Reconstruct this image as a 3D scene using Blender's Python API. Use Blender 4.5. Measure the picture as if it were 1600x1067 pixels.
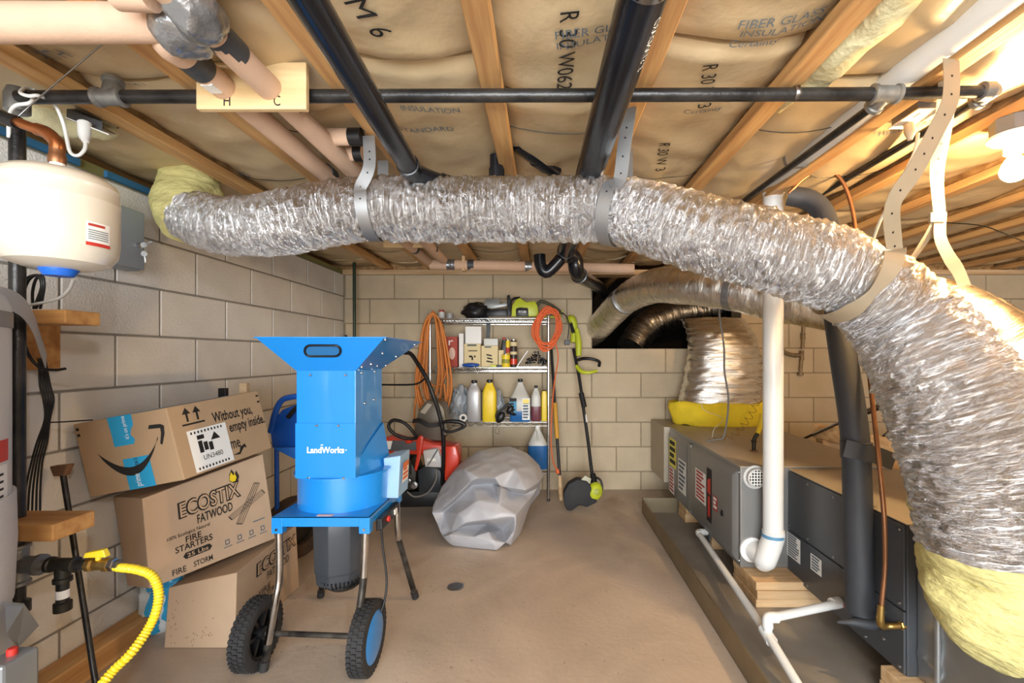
import bpy, bmesh, math, random
import numpy as np
from mathutils import Vector, Matrix, noise

# ------------------------------------------------------------------ camera, world, lights, exposure
scene = bpy.context.scene
COL = scene.collection
for o in list(bpy.data.objects):
    bpy.data.objects.remove(o)
K = 714.0                      # focal length in pixels of the 1600x1067 frame
CX, CY, CZ = 850.0, 555.0, 1.11
cam_d = bpy.data.cameras.new('camera'); cam = bpy.data.objects.new('camera', cam_d); COL.objects.link(cam)
cam.location = (0, 0, CZ); cam.rotation_euler = (math.pi/2, 0, 0)
cam_d.sensor_width = 36.0; cam_d.lens = K/1600*36.0
cam_d.shift_x = -(CX-800)/1600.0; cam_d.shift_y = (CY-533.5)/1600.0
cam_d.clip_start = 0.02
scene.camera = cam
w = bpy.data.worlds.new('world'); scene.world = w; w.use_nodes = True
w.node_tree.nodes['Background'].inputs[0].default_value = (0.85, 0.92, 1.0, 1)
w.node_tree.nodes['Background'].inputs[1].default_value = 1.0
vs = scene.view_settings
vs.view_transform = 'Standard'; vs.look = 'None'; vs.gamma = 1.0; vs.use_curve_mapping = False
vs.exposure = 0.24
def add_light(name, kind, loc, power, color, size=0.05, rot=(0, 0, 0), size_y=None):
    l = bpy.data.lights.new(name, kind); l.energy = power; l.color = color
    if kind == 'POINT': l.shadow_soft_size = size
    if kind == 'AREA':
        l.shape = 'RECTANGLE'; l.size = size; l.size_y = size_y or size
    o = bpy.data.objects.new(name, l); o.location = loc; o.rotation_euler = rot; COL.objects.link(o)
    return o
# soft neutral fill light added behind the camera, in the unseen rear wall's opening
add_light('added_rear_fill', 'AREA', (0.0, -2.55, 0.98), 200, (0.90, 0.96, 1.0), 2.6, (math.pi/2, 0, 0), 1.6)
BULB = (1.41, 1.37, 1.685)      # bare bulb at the right, in view
BULB2 = (0.45, -0.45, 1.685)   # unseen bulb added behind the camera for more neutral light

# ------------------------------------------------------------------ helpers
random.seed(7)
XF = [Matrix.Identity(4)]
WM = {}
def P(u, v, d): return Vector(((u-CX)*d/K, d, CZ+(CY-v)*d/K))
def V3(*a): return Vector(a)
def tag(o, label=None, cat=None, group=None, kind=None):
    if label: o['label'] = label
    if cat: o['category'] = cat
    if group: o['group'] = group
    if kind: o['kind'] = kind
    return o
def link(o, parent, basis):
    COL.objects.link(o); o.matrix_basis = basis; WM[o.name] = basis.copy()
    if parent is not None:
        o.parent = parent; o.matrix_parent_inverse = WM[parent.name].inverted()
    return o
def thing(name, label, cat, loc, group=None):
    o = bpy.data.objects.new(name, None); o.empty_display_size = 0.05
    link(o, None, Matrix.Translation(XF[-1] @ Vector(loc)))
    return tag(o, label, cat, group)
class xf:
    def __init__(s, m): s.m = m
    def __enter__(s): XF.append(XF[-1] @ s.m)
    def __exit__(s, *a): XF.pop()
def T(x, y, z, rz=0, rx=0, ry=0, s=1):
    return Matrix.Translation((x, y, z)) @ Matrix.Rotation(rz, 4, 'Z') @ Matrix.Rotation(ry, 4, 'Y') @ Matrix.Rotation(rx, 4, 'X') @ Matrix.Scale(s, 4)
def frame(o, right, up):
    r = Vector(right).normalized(); u = Vector(up); u = (u - r*u.dot(r)).normalized(); n = r.cross(u)
    m = Matrix.Identity(4)
    for i in range(3):
        m[i][0] = r[i]; m[i][1] = u[i]; m[i][2] = n[i]; m[i][3] = o[i]
    return m
def mk(name, V, F, mat, parent=None, smooth=None, bevel=0, uv=None, bseg=2, mats=None, fm=None):
    V = np.asarray(V, dtype=float).reshape(-1, 3)
    m = np.array(XF[-1]); V = V @ m[:3, :3].T + m[:3, 3]
    lo, hi = V.min(0), V.max(0); org = np.array([(lo[0]+hi[0])/2, (lo[1]+hi[1])/2, lo[2]])
    me = bpy.data.meshes.new(name); me.from_pydata((V-org).tolist(), [], [list(f) for f in F])
    if uv is not None:
        ul = me.uv_layers.new(name='uv'); li = np.zeros(len(me.loops), dtype=np.int32); me.loops.foreach_get('vertex_index', li)
        if len(uv) == len(me.loops): ul.data.foreach_set('uv', np.asarray(uv, dtype=np.float32).ravel())
        else: ul.data.foreach_set('uv', np.asarray(uv, dtype=np.float32)[li].ravel())
    if bevel > 0:
        bm = bmesh.new(); bm.from_mesh(me)
        ed = [e for e in bm.edges if len(e.link_faces) == 2 and e.calc_face_angle(0) > 0.5]
        bmesh.ops.bevel(bm, geom=ed, offset=bevel, offset_type='OFFSET', segments=bseg, profile=0.5, affect='EDGES', clamp_overlap=True)
        bm.to_mesh(me); bm.free()
    me.update()
    if smooth is not None:
        me.polygons.foreach_set('use_smooth', np.ones(len(me.polygons), dtype=bool))
        if smooth < 180: me.set_sharp_from_angle(angle=math.radians(smooth))
    me.materials.append(mat)
    o = bpy.data.objects.new(name, me)
    return link(o, parent, Matrix.Translation(org.tolist()))
def catmull(pts, n=8, closed=False):
    p = [np.array(q, dtype=float) for q in pts]
    if len(p) < 3 or n <= 1: return np.array(p)
    out = []; N = len(p)
    rng = range(N) if closed else range(N-1)
    for i in rng:
        p1, p2 = p[i], p[(i+1) % N]
        p0 = p[i-1] if (i > 0 or closed) else 2*p1-p2
        p3 = p[(i+2) % N] if (i+2 < N or closed) else 2*p2-p1
        for k in range(n):
            t = k/n
            out.append(0.5*((2*p1)+(-p0+p2)*t+(2*p0-5*p1+4*p2-p3)*t*t+(-p0+3*p1-3*p2+p3)*t**3))
    if not closed: out.append(p[-1])
    return np.array(out)
def frames(path, up=None):
    path = np.asarray(path, float); n = len(path)
    t = np.gradient(path, axis=0); t /= (np.linalg.norm(t, axis=1)[:, None]+1e-12)
    a = np.array(up if up is not None else ((0, 0, 1) if abs(t[0][2]) < .9 else (1, 0, 0)), float)
    a = a-t[0]*a.dot(t[0]); a /= np.linalg.norm(a)
    A = [a]
    for i in range(1, n):
        a = A[-1]-t[i]*A[-1].dot(t[i]); a /= (np.linalg.norm(a)+1e-12); A.append(a)
    A = np.array(A); B = np.cross(t, A)
    return t, A, B
class MB:
    def __init__(s): s.V = []; s.F = []
    def add(s, V, F):
        b = len(s.V); s.V.extend([tuple(v) for v in V]); s.F.extend([[i+b for i in f] for f in F]); return s
    def box(s, x0, x1, y0, y1, z0, z1):
        return s.hexa([(x0, y0, z0), (x1, y0, z0), (x1, y1, z0), (x0, y1, z0), (x0, y0, z1), (x1, y0, z1), (x1, y1, z1), (x0, y1, z1)])
    def hexa(s, v):   # 4 bottom (ccw from above), 4 top
        return s.add(v, [(3, 2, 1, 0), (4, 5, 6, 7), (0, 1, 5, 4), (1, 2, 6, 5), (2, 3, 7, 6), (3, 0, 4, 7)])
    def beam(s, a, b, w, h, up=(0, 0, 1)):
        a = Vector(a); b = Vector(b); t = (b-a).normalized(); u = Vector(up); u = (u-t*u.dot(t)).normalized(); r = t.cross(u)
        v = []
        for p in (a, b):
            pass
        q = [a-r*w/2-u*h/2, a+r*w/2-u*h/2, b+r*w/2-u*h/2, b-r*w/2-u*h/2, a-r*w/2+u*h/2, a+r*w/2+u*h/2, b+r*w/2+u*h/2, b-r*w/2+u*h/2]
        return s.hexa(q)
    def tube(s, path, r, seg=12, n=1, cap=True, closed=False):
        path = catmull(path, n, closed) if n > 1 else np.array([np.array(q, float) for q in path])
        N = len(path)
        if not hasattr(r, '__len__'): R = np.full(N, float(r))
        else:
            R = np.interp(np.linspace(0, 1, N), np.linspace(0, 1, len(r)), np.array(r, float))
        t, A, B = frames(path)
        th = np.linspace(0, 2*math.pi, seg, endpoint=False)
        V = (path[:, None, :] + R[:, None, None]*(np.cos(th)[None, :, None]*A[:, None, :]+np.sin(th)[None, :, None]*B[:, None, :])).reshape(-1, 3)
        F = []
        for i in range(N-1 if not closed else N):
            j = (i+1) % N
            for k in range(seg):
                l = (k+1) % seg
                F.append((i*seg+k, i*seg+l, j*seg+l, j*seg+k))
        if cap and not closed:
            F.append(tuple(reversed(range(seg)))); F.append(tuple(range((N-1)*seg, N*seg)))
        return s.add(V, F)
    def cyl(s, a, b, r, r2=None, seg=16): return s.tube([a, b], [r, r if r2 is None else r2], seg)
    def lathe(s, o, prof, seg=24, axis=(0, 0, 1), cap=True):
        o = np.array(o, float); ax = Vector(axis).normalized(); a = Vector((1, 0, 0)) if abs(ax.x) < .9 else Vector((0, 1, 0))
        a = (a-ax*a.dot(ax)).normalized(); b = ax.cross(a); ax, a, b = map(np.array, (ax, a, b))
        th = np.linspace(0, 2*math.pi, seg, endpoint=False); V = []
        for (r, h) in prof:
            for q in th: V.append(o+ax*h+(a*math.cos(q)+b*math.sin(q))*r)
        F = []
        for i in range(len(prof)-1):
            for k in range(seg):
                l = (k+1) % seg; F.append((i*seg+k, i*seg+l, (i+1)*seg+l, (i+1)*seg+k))
        if cap:
            F.append(tuple(reversed(range(seg)))); n = len(prof); F.append(tuple(range((n-1)*seg, n*seg)))
        return s.add(V, F)
    def prism(s, poly, vec):   # poly: list of 3D points, extruded by vec
        n = len(poly); v = Vector(vec); A = [Vector(p) for p in poly]; Bq = [p+v for p in A]
        F = [tuple(reversed(range(n))), tuple(range(n, 2*n))]+[(i, (i+1) % n, n+(i+1) % n, n+i) for i in range(n)]
        return s.add(A+Bq, F)
    def ribbon(s, path, wdir, w, t=0.0015, n=1):
        path = catmull(path, n) if n > 1 else np.array([np.array(q, float) for q in path])
        N = len(path); tg = np.gradient(path, axis=0); tg /= np.linalg.norm(tg, axis=1)[:, None]+1e-12
        wd = np.array(wdir, float)
        if wd.ndim == 1: wd = np.tile(wd, (N, 1))
        else: wd = np.stack([np.interp(np.linspace(0, 1, N), np.linspace(0, 1, len(wd)), wd[:, k]) for k in range(3)], 1)
        wd = wd-tg*(wd*tg).sum(1)[:, None]; wd /= np.linalg.norm(wd, axis=1)[:, None]
        nn = np.cross(tg, wd); V = []
        for i in range(N):
            for a, b in ((-1, -1), (1, -1), (1, 1), (-1, 1)): V.append(path[i]+wd[i]*a*w/2+nn[i]*b*t/2)
        F = [(0, 1, 2, 3), tuple(4*(N-1)+k for k in (3, 2, 1, 0))]
        for i in range(N-1):
            for k in range(4):
                l = (k+1) % 4; F.append((4*i+l, 4*i+k, 4*i+4+k, 4*i+4+l))
        return s.add(V, F)
    def grid(s, fn, nu, nv):
        V = [fn(i/(nu-1), j/(nv-1)) for j in range(nv) for i in range(nu)]
        F = [(j*nu+i, j*nu+i+1, (j+1)*nu+i+1, (j+1)*nu+i) for j in range(nv-1) for i in range(nu-1)]
        return s.add(V, F)
    def obj(s, name, mat, parent=None, smooth=None, bevel=0, bseg=2): return mk(name, s.V, s.F, mat, parent, smooth, bevel, None, bseg)
def fixn(o):
    bm = bmesh.new(); bm.from_mesh(o.data); bmesh.ops.recalc_face_normals(bm, faces=bm.faces); bm.to_mesh(o.data); bm.free(); return o
def sph(o, rx, ry, rz, seg=16, rings=10):
    prof = []
    V = []; F = []
    for i in range(rings+1):
        ph = math.pi*i/rings - math.pi/2
        for k in range(seg):
            th = 2*math.pi*k/seg
            V.append((o[0]+rx*math.cos(ph)*math.cos(th), o[1]+ry*math.cos(ph)*math.sin(th), o[2]+rz*math.sin(ph)))
    for i in range(rings):
        for k in range(seg):
            l = (k+1) % seg; F.append((i*seg+k, i*seg+l, (i+1)*seg+l, (i+1)*seg+k))
    return V, F
def text_verts(s, bold=0.0):
    cu = bpy.data.curves.new('t', 'FONT'); cu.body = s; cu.size = 1; cu.offset = bold; cu.resolution_u = 3
    to = bpy.data.objects.new('t', cu); me = bpy.data.meshes.new_from_object(to)
    V = np.array([v.co[:] for v in me.vertices]).reshape(-1, 3); F = [list(p.vertices) for p in me.polygons]
    bpy.data.objects.remove(to); bpy.data.curves.remove(cu); bpy.data.meshes.remove(me)
    return V, F
def on_quad(q, st, off=0.0012):
    bl, br, tr, tl = [np.array(c, float) for c in q]
    n = np.cross(br-bl, tl-bl); n /= np.linalg.norm(n); s, t = st[:, 0:1], st[:, 1:2]
    return bl*(1-s)*(1-t)+br*s*(1-t)+tr*s*t+tl*(1-s)*t+n*off
def print_text(name, s, q, rect, mat, parent, off=0.0012, bold=0.0, flipx=False):
    V, F = text_verts(s, bold); lo, hi = V.min(0), V.max(0)
    a = (V[:, 0]-lo[0])/(hi[0]-lo[0]); b = (V[:, 1]-lo[1])/max(1e-6, hi[1]-lo[1])
    st = np.stack([rect[0]+a*(rect[2]-rect[0]), rect[1]+b*(rect[3]-rect[1])], 1)
    return mk(name, on_quad(q, st, off), F, mat, parent)
def print_poly(name, polys, q, mat, parent, off=0.0011):
    V = []; F = []
    for p in polys:
        b = len(V); V.extend(p); F.append(list(range(b, len(V))))
    return mk(name, on_quad(q, np.array(V, float), off), F, mat, parent)
def rects(*rs): return [[(a, b), (c, b), (c, d), (a, d)] for a, b, c, d in rs]
def sub_quad(q, s0, t0, s1, t1, off=0.0):
    c = on_quad(q, np.array([(s0, t0), (s1, t0), (s1, t1), (s0, t1)], float), off); return [Vector(x) for x in c]
def sticker(name, q, rect, mat, parent, lines=5, ink=None, off=0.001):
    o = print_poly(name, rects(rect), q, mat, parent, off)
    if ink and lines:
        s0, t0, s1, t1 = rect; rs = []
        for i in range(lines):
            t = t1-(t1-t0)*(i+.7)/(lines+.6); h = (t1-t0)*.28/lines
            rs.append((s0+(s1-s0)*.1, t-h, s1-(s1-s0)*random.uniform(.08, .4), t+h))
        print_poly('printed_lines', rects(*rs), q, ink, o, off+.0008)
    return o

# ------------------------------------------------------------------ materials
def nt(name):
    m = bpy.data.materials.new(name); m.use_nodes = True; t = m.node_tree
    return m, t, t.nodes['Principled BSDF'], t.nodes.new, t.links.new
def rgb(c): return (c[0], c[1], c[2], 1)
def hx(h):
    h = h.lstrip('#'); c = [int(h[i:i+2], 16)/255 for i in (0, 2, 4)]
    return tuple(((x+.055)/1.055)**2.4 if x > .04045 else x/12.92 for x in c)
def M(name, col, rough=.6, metal=0.0, var=.0, vscale=6, bump=0.0, bscale=60, stretch=(1, 1, 1), detail=4, col2=None, trans=0, spec=.5, coat=0, alpha=1, rnd=0.0, emis=None):
    if isinstance(col, str): col = hx(col)
    m, t, b, N, L = nt(name)
    b.inputs['Roughness'].default_value = rough; b.inputs['Metallic'].default_value = metal
    b.inputs['Specular IOR Level'].default_value = spec; b.inputs['Coat Weight'].default_value = coat
    if trans: b.inputs['Transmission Weight'].default_value = trans
    if alpha < 1: b.inputs['Alpha'].default_value = alpha
    b.inputs['Base Color'].default_value = rgb(col)
    tc = mp = None
    if var or bump or rnd or col2:
        tc = N('ShaderNodeTexCoord'); mp = N('ShaderNodeMapping'); mp.inputs['Scale'].default_value = stretch
        L(tc.outputs['Object'], mp.inputs['Vector'])
    if var or col2 or rnd:
        n = N('ShaderNodeTexNoise'); n.inputs['Scale'].default_value = vscale; n.inputs['Detail'].default_value = detail; L(mp.outputs[0], n.inputs['Vector'])
        r = N('ShaderNodeValToRGB'); L(n.outputs['Fac'], r.inputs[0])
        c2 = col2 if col2 else tuple(min(1, x*(1+var)) for x in col); c1 = col if col2 else tuple(x*(1-var) for x in col)
        if isinstance(c2, str): c2 = hx(c2)
        r.color_ramp.elements[0].position = .34; r.color_ramp.elements[1].position = .66
        r.color_ramp.elements[0].color = rgb(c1); r.color_ramp.elements[1].color = rgb(c2)
        out = r.outputs[0]
        if rnd:
            oi = N('ShaderNodeObjectInfo'); mr = N('ShaderNodeMapRange'); mr.inputs[3].default_value = 1-rnd; mr.inputs[4].default_value = 1+rnd
            L(oi.outputs['Random'], mr.inputs[0]); hs = N('ShaderNodeHueSaturation'); L(mr.outputs[0], hs.inputs['Value']); L(out, hs.inputs['Color']); out = hs.outputs[0]
        L(out, b.inputs['Base Color'])
    if bump:
        n2 = N('ShaderNodeTexNoise'); n2.inputs['Scale'].default_value = bscale; n2.inputs['Detail'].default_value = 5; L(mp.outputs[0], n2.inputs['Vector'])
        bp = N('ShaderNodeBump'); bp.inputs['Strength'].default_value = bump; bp.inputs['Distance'].default_value = .01; L(n2.outputs['Fac'], bp.inputs['Height']); L(bp.outputs[0], b.inputs['Normal'])
    if emis:
        b.inputs['Emission Color'].default_value = rgb(emis[0]); b.inputs['Emission Strength'].default_value = emis[1]
    return m
def wood(name, c1, c2, axis=1, rough=.6):
    st = [14, 14, 14]; st[axis] = 1.1
    m = M(name, c1, rough, var=.1, col2=c2, vscale=2.2, stretch=tuple(st), bump=.15, bscale=5, detail=6, rnd=.10)
    return m
def foil_mat(name, col, rough=.2, su=90, sv=2.2, strength=.9):
    m, t, b, N, L = nt(name); b.inputs['Base Color'].default_value = rgb(col); b.inputs['Metallic'].default_value = 1
    b.inputs['Roughness'].default_value = rough
    uv = N('ShaderNodeUVMap'); uv.uv_map = 'uv'; mp = N('ShaderNodeMapping'); mp.inputs['Scale'].default_value = (su, sv, 1); mp.inputs['Rotation'].default_value = (0, 0, .0); L(uv.outputs[0], mp.inputs[0])
    n = N('ShaderNodeTexNoise'); n.inputs['Scale'].default_value = 1; n.inputs['Detail'].default_value = 6; n.inputs['Roughness'].default_value = .65; n.inputs['Distortion'].default_value = 1.2; L(mp.outputs[0], n.inputs['Vector'])
    bp = N('ShaderNodeBump'); bp.inputs['Strength'].default_value = strength; bp.inputs['Distance'].default_value = .02
    mp2 = N('ShaderNodeMapping'); mp2.inputs['Scale'].default_value = (su*.45, sv*2.2, 1); mp2.inputs['Rotation'].default_value = (0, 0, .02); L(uv.outputs[0], mp2.inputs[0])
    n2 = N('ShaderNodeTexVoronoi'); n2.feature = 'F1'; n2.inputs['Scale'].default_value = 1; L(mp2.outputs[0], n2.inputs['Vector'])
    ad = N('ShaderNodeMath'); ad.operation = 'MULTIPLY_ADD'; ad.inputs[1].default_value = .55; L(n2.outputs['Distance'], ad.inputs[0]); L(n.outputs['Fac'], ad.inputs[2]); L(ad.outputs[0], bp.inputs['Height']); L(bp.outputs[0], b.inputs['Normal'])
    r = N('ShaderNodeMapRange'); r.inputs[3].default_value = rough*.7; r.inputs[4].default_value = rough*1.8; L(n.outputs['Fac'], r.inputs[0]); L(r.outputs[0], b.inputs['Roughness'])
    return m
def concrete_mat():
    m, t, b, N, L = nt('concrete_floor'); b.inputs['Roughness'].default_value = .62
    tc = N('ShaderNodeTexCoord')
    def nz(s, d, dist=0):
        n = N('ShaderNodeTexNoise'); n.inputs['Scale'].default_value = s; n.inputs['Detail'].default_value = d; n.inputs['Distortion'].default_value = dist; L(tc.outputs['Object'], n.inputs['Vector']); return n
    def ramp(src, p0, c0, p1, c1):
        r = N('ShaderNodeValToRGB'); r.color_ramp.elements[0].position = p0; r.color_ramp.elements[0].color = rgb(c0); r.color_ramp.elements[1].position = p1; r.color_ramp.elements[1].color = rgb(c1); L(src, r.inputs[0]); return r
    a = ramp(nz(2.3, 6, .6).outputs['Fac'], .3, hx('#a8998b'), .7, hx('#cdbcab'))
    s1 = ramp(nz(1.1, 5, 1.5).outputs['Fac'], .60, (1, 1, 1), .78, (.62, .52, .44))
    sp = ramp(nz(55, 2).outputs['Fac'], .70, (1, 1, 1), .74, (.45, .38, .33))
    def mul(x, y, f=1):
        k = N('ShaderNodeMix'); k.data_type = 'RGBA'; k.blend_type = 'MULTIPLY'; k.inputs[0].default_value = f; L(x, k.inputs[6]); L(y, k.inputs[7]); return k.outputs[2]
    c = mul(a.outputs[0], s1.outputs[0], .8); c = mul(c, sp.outputs[0], .6); L(c, b.inputs['Base Color'])
    bp = N('ShaderNodeBump'); bp.inputs['Strength'].default_value = .12; bp.inputs['Distance'].default_value = .01; L(nz(40, 6).outputs['Fac'], bp.inputs['Height']); L(bp.outputs[0], b.inputs['Normal'])
    return m
CMU = M('painted_block', '#dedbd5', .85, var=.05, vscale=5, bump=.35, bscale=130, rnd=.045)
CMUB = M('tan_block', '#c3b195', .9, var=.07, vscale=5, bump=.4, bscale=120, rnd=.05)
MORTAR = M('mortar', '#8e8982', .95, var=.08, vscale=20, bump=.4, bscale=90)
MORTARB = M('tan_mortar', '#94866f', .95, var=.08, vscale=20, bump=.4, bscale=90)
CONC = concrete_mat()
KRAFT = M('kraft_paper', '#c9b28c', .38, var=.08, vscale=5, bump=.65, bscale=9, stretch=(1, 1, 1), rnd=.06)
FLANGE = wood('joist_flange', '#b08150', '#d3a86e', 1)
OSB = M('osb_web', '#7d5a33', .8, col2='#a98555', vscale=38, bump=.5, bscale=60, stretch=(1, .5, 1))
LUMBER = wood('lumber', '#c39c6e', '#dec098', 0)
LUMBERY = wood('lumber_y', '#b98750', '#d8ac74', 1)
ORWOOD = wood('orange_wood', '#a8713c', '#cc9858', 0)
PLY = wood('pine_board', '#cfae7c', '#e0c494', 0)
BLACKIRON = M('black_iron', '#1a1a1b', .32, .3, col2='#3a3836', vscale=14, bump=.15, bscale=60)
ABS = M('abs_pipe', '#0d0f14', .22, col2='#1d2028', vscale=9, stretch=(1, .4, 1), bump=.05, bscale=30)
FOAM = M('pipe_foam', '#d5b49a', .75, var=.03, vscale=20, bump=.1, bscale=160)
DUCT_TAPE = M('duct_tape', '#9a9da1', .28, .75, bump=.9, bscale=22)
DARK_TAPE = M('dark_tape', '#4b4e52', .45, .3, bump=.2, bscale=40)
GALV = M('galvanised', '#b5b8ba', .35, .9, var=.06, vscale=10, bump=.04, bscale=30)
STRAP = M('strap_metal', '#a2a3a4', .42, .75, var=.03, vscale=15)
STRAPW = M('strap_metal_pale', '#b7a88f', .45, .6, var=.03, vscale=15)
FOIL = foil_mat('crinkled_foil', (.82, .82, .83), .11, 150, 5.0, 1.0)
FOIL2 = foil_mat('smoother_foil', (.80, .78, .74), .22, 26, 2.2, .45)
FIBER = M('fiberglass_yellow', '#dad08c', .95, var=.16, vscale=9, bump=1.0, bscale=30, stretch=(1, 1, 2.2))
FIBERP = M('fiberglass_pale', '#d9d2a8', .95, var=.10, vscale=9, bump=.9, bscale=25)
TANKW = M('tank_enamel', '#d3cbbb', .25, coat=.4)
WHITEP = M('white_pvc', '#dfe0de', .35, var=.02, vscale=6)
HEATER = M('heater_enamel', '#c9cbcd', .3, .1)
WHITE = M('white_plastic', '#e6e4de', .4)
PAPERW = M('white_label', '#e9e8e4', .6)
INK = M('black_ink', '#1d1a18', .7)
INKB = M('blue_grey_ink', '#5d6a74', .7)
INKW = M('white_ink', '#f2f4f5', .5)
INKR = M('red_ink', '#b03a34', .6)
RED = M('red_label', '#c03028', .5)
YELLOWL = M('yellow_label', '#e6dc5a', .55)
COPPER = M('copper', '#b5744a', .3, .95, var=.15, vscale=14)
COPPERD = M('copper_dull', '#96694a', .42, .8, var=.15, vscale=14)
BRASS = M('brass', '#a9894f', .35, .9)
FURN = M('furnace_grey', '#858482', .38, .35, var=.03, vscale=3)
FURND = M('cabinet_dark_grey', '#52555a', .36, .4, var=.05, vscale=3)
FURNT = M('cabinet_top', '#a79c8c', .5, .25, var=.05, vscale=4)
BLUE = M('chipper_blue', '#1f86d8', .22, var=.02, vscale=4, coat=.3)
BLUED = M('dark_blue_plastic', '#1550a8', .35)
CHROME = M('chrome', '#c9c9c9', .15, 1, var=.1, vscale=30)
STEEL = M('steel', '#a9a9a8', .28, 1, var=.06, vscale=20)
BLACKP = M('black_plastic', '#151517', .42, var=.1, vscale=10)
RUBBER = M('rubber', '#29292b', .72, var=.15, vscale=15, bump=.1, bscale=60)
GREYP = M('grey_plastic', '#55585c', .45)
CHARC = M('charcoal_insulation', '#33353a', .6, var=.12, vscale=5, bump=.12, bscale=20)
CARD = M('cardboard', '#ad9070', .82, var=.04, vscale=5, bump=.06, bscale=35)
CARDP = M('cardboard_pale', '#bba085', .82, var=.05, vscale=5, bump=.06, bscale=35)
TAPEB = M('blue_tape', '#2f9fd0', .35, coat=.2)
TARP = M('grey_tarp', '#b1b1b6', .5, var=.05, vscale=4, bump=.35, bscale=9)
HOSE = M('orange_hose', '#c5762f', .5, var=.08, vscale=5)
CORD = M('orange_cord', '#e2662f', .5)
LIME = M('lime_plastic', '#bcc52c', .38)
ORANGE = M('orange_red_paint', '#cf3a22', .35, coat=.3)
GREYBOX = M('grey_lockbox', '#8f979f', .4, .15)
YELLOWP = M('yellow_plastic', '#e8c92a', .38)
CREAM = M('cream_card', '#d9c79a', .7)
BLUELIQ = M('blue_liquid', '#2f6fb0', .2, trans=.2)
PURPLIQ = M('purple_liquid', '#7a3f4a', .25, trans=.2)
CLEARPL = M('milky_plastic', '#d5d2c8', .35, trans=.25)
GREENP = M('dark_green_paint', '#14301f', .4)
OLIVE = M('olive_foam', '#7f7b4a', .9)
BLUEF = M('blue_foam', '#2f6a94', .8)
DARKM = M('dark_metal', '#37352f', .45, .6, var=.2, vscale=20)
PANM = M('pan_metal', '#8d8067', .42, .75, var=.12, vscale=5, bump=.05, bscale=20)
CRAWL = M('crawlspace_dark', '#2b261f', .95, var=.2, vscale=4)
PWIRE = M('grey_wire', '#77736d', .5)
BWIRE = M('black_wire', '#1b1b1d', .45)
PLASTICBAG = M('grey_bag', '#9ba2a8', .35, bump=.4, bscale=18)
RUSTY = M('rust', '#7a5a42', .8, var=.2, vscale=20, bump=.3, bscale=50)
# ------------------------------------------------------------------ the setting
XL, YB, XR, YR = -1.647, 3.76, 4.0, -2.6
ZT = 1.775            # top of the block walls
def struct(o): return tag(o, kind='structure')
floor = struct(MB().box(XL-.2, XR+.2, YR-.2, YB+.2, -.1, 0).obj('floor', CONC))
struct(MB().box(XL-.2, XR+.2, YR-.2, YB+2.2, 2.075, 2.14).obj('ceiling', OSB)); ceiling = bpy.data.objects['ceiling']
# left wall and back wall: mortar slab with single blocks standing proud
struct(tag(MB().box(XL-.2, XL-.004, YR, YB+.2, 0, ZT).obj('wall_left', MORTAR), 'pale painted concrete block wall on the left'))
wl = bpy.data.objects['wall_left']
HX0, HX1, HZ0 = .40, 1.62, 1.168
m = MB(); m.box(XL-.2, HX0-.004, YB+.004, YB+.2, 0, ZT).box(HX1+.004, XR, YB+.004, YB+.2, 0, ZT).box(HX0-.004, HX1+.004, YB+.004, YB+.2, 0, HZ0-.004)
wb = struct(tag(m.obj('wall_back', MORTARB), 'tan concrete block wall at the back with an opening'))
BC = {}
def block(parent, wallkind, a0, a1, z0, z1, mat):
    """one block, face flush with the wall plane; a = coordinate along the wall"""
    L, h = round(a1-a0, 3), round(z1-z0, 3); key = (wallkind, L, h)
    if L < .02 or h < .02: return
    g = .0045
    if wallkind == 'L': ctr = Vector((XL, (a0+a1)/2, z0))
    else: ctr = Vector(((a0+a1)/2, YB, z0))
    if key not in BC:
        mb = MB()
        if wallkind == 'L': mb.box(-.08, 0, -L/2+g, L/2-g, g, h-g)
        else: mb.box(-L/2+g, L/2-g, 0, .08, g, h-g)
        o = mb.obj('block', mat, parent, bevel=.003, bseg=1)
        BC[key] = (o.data, o.matrix_basis.copy()); me = o.data; off = o.matrix_basis.translation.copy(); BC[key] = (me, off)
        bas = Matrix.Translation(ctr+off); o.matrix_basis = bas; WM[o.name] = bas
    else:
        me, off = BC[key]; o = bpy.data.objects.new('block', me); link(o, parent, Matrix.Translation(ctr+off))
def courses(parent, kind, lo, hi, j0, zoff, skip=None, mat=CMU):
    zs = [0]+[z for z in [zoff+.203*k for k in range(-6, 8)] if .03 < z < ZT-.03]+[ZT]
    for r in range(len(zs)-1):
        z0, z1 = zs[r], zs[r+1]
        k = round((z0-zoff)/.203) if r > 0 else round((z1-zoff)/.203)-1
        base = j0+(.203 if k % 2 else 0); n0 = math.floor((lo-base)/.406)
        a = base+n0*.406
        while a < hi:
            s0, s1 = max(a, lo), min(a+.406, hi)
            segs = [(s0, s1)]
            if skip and z1 > skip[2]+.02:
                segs = []
                if s0 < skip[0]: segs.append((s0, min(s1, skip[0])))
                if s1 > skip[1]: segs.append((max(s0, skip[1]), s1))
            for q0, q1 in segs: block(parent, kind, q0, q1, z0, z1, mat)
            a += .406
courses(wl, 'L', .4, YB, 1.7586, .986)
courses(wb, 'B', XL, XR, .189, .968-.003, (HX0, HX1, HZ0), CMUB)
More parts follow.
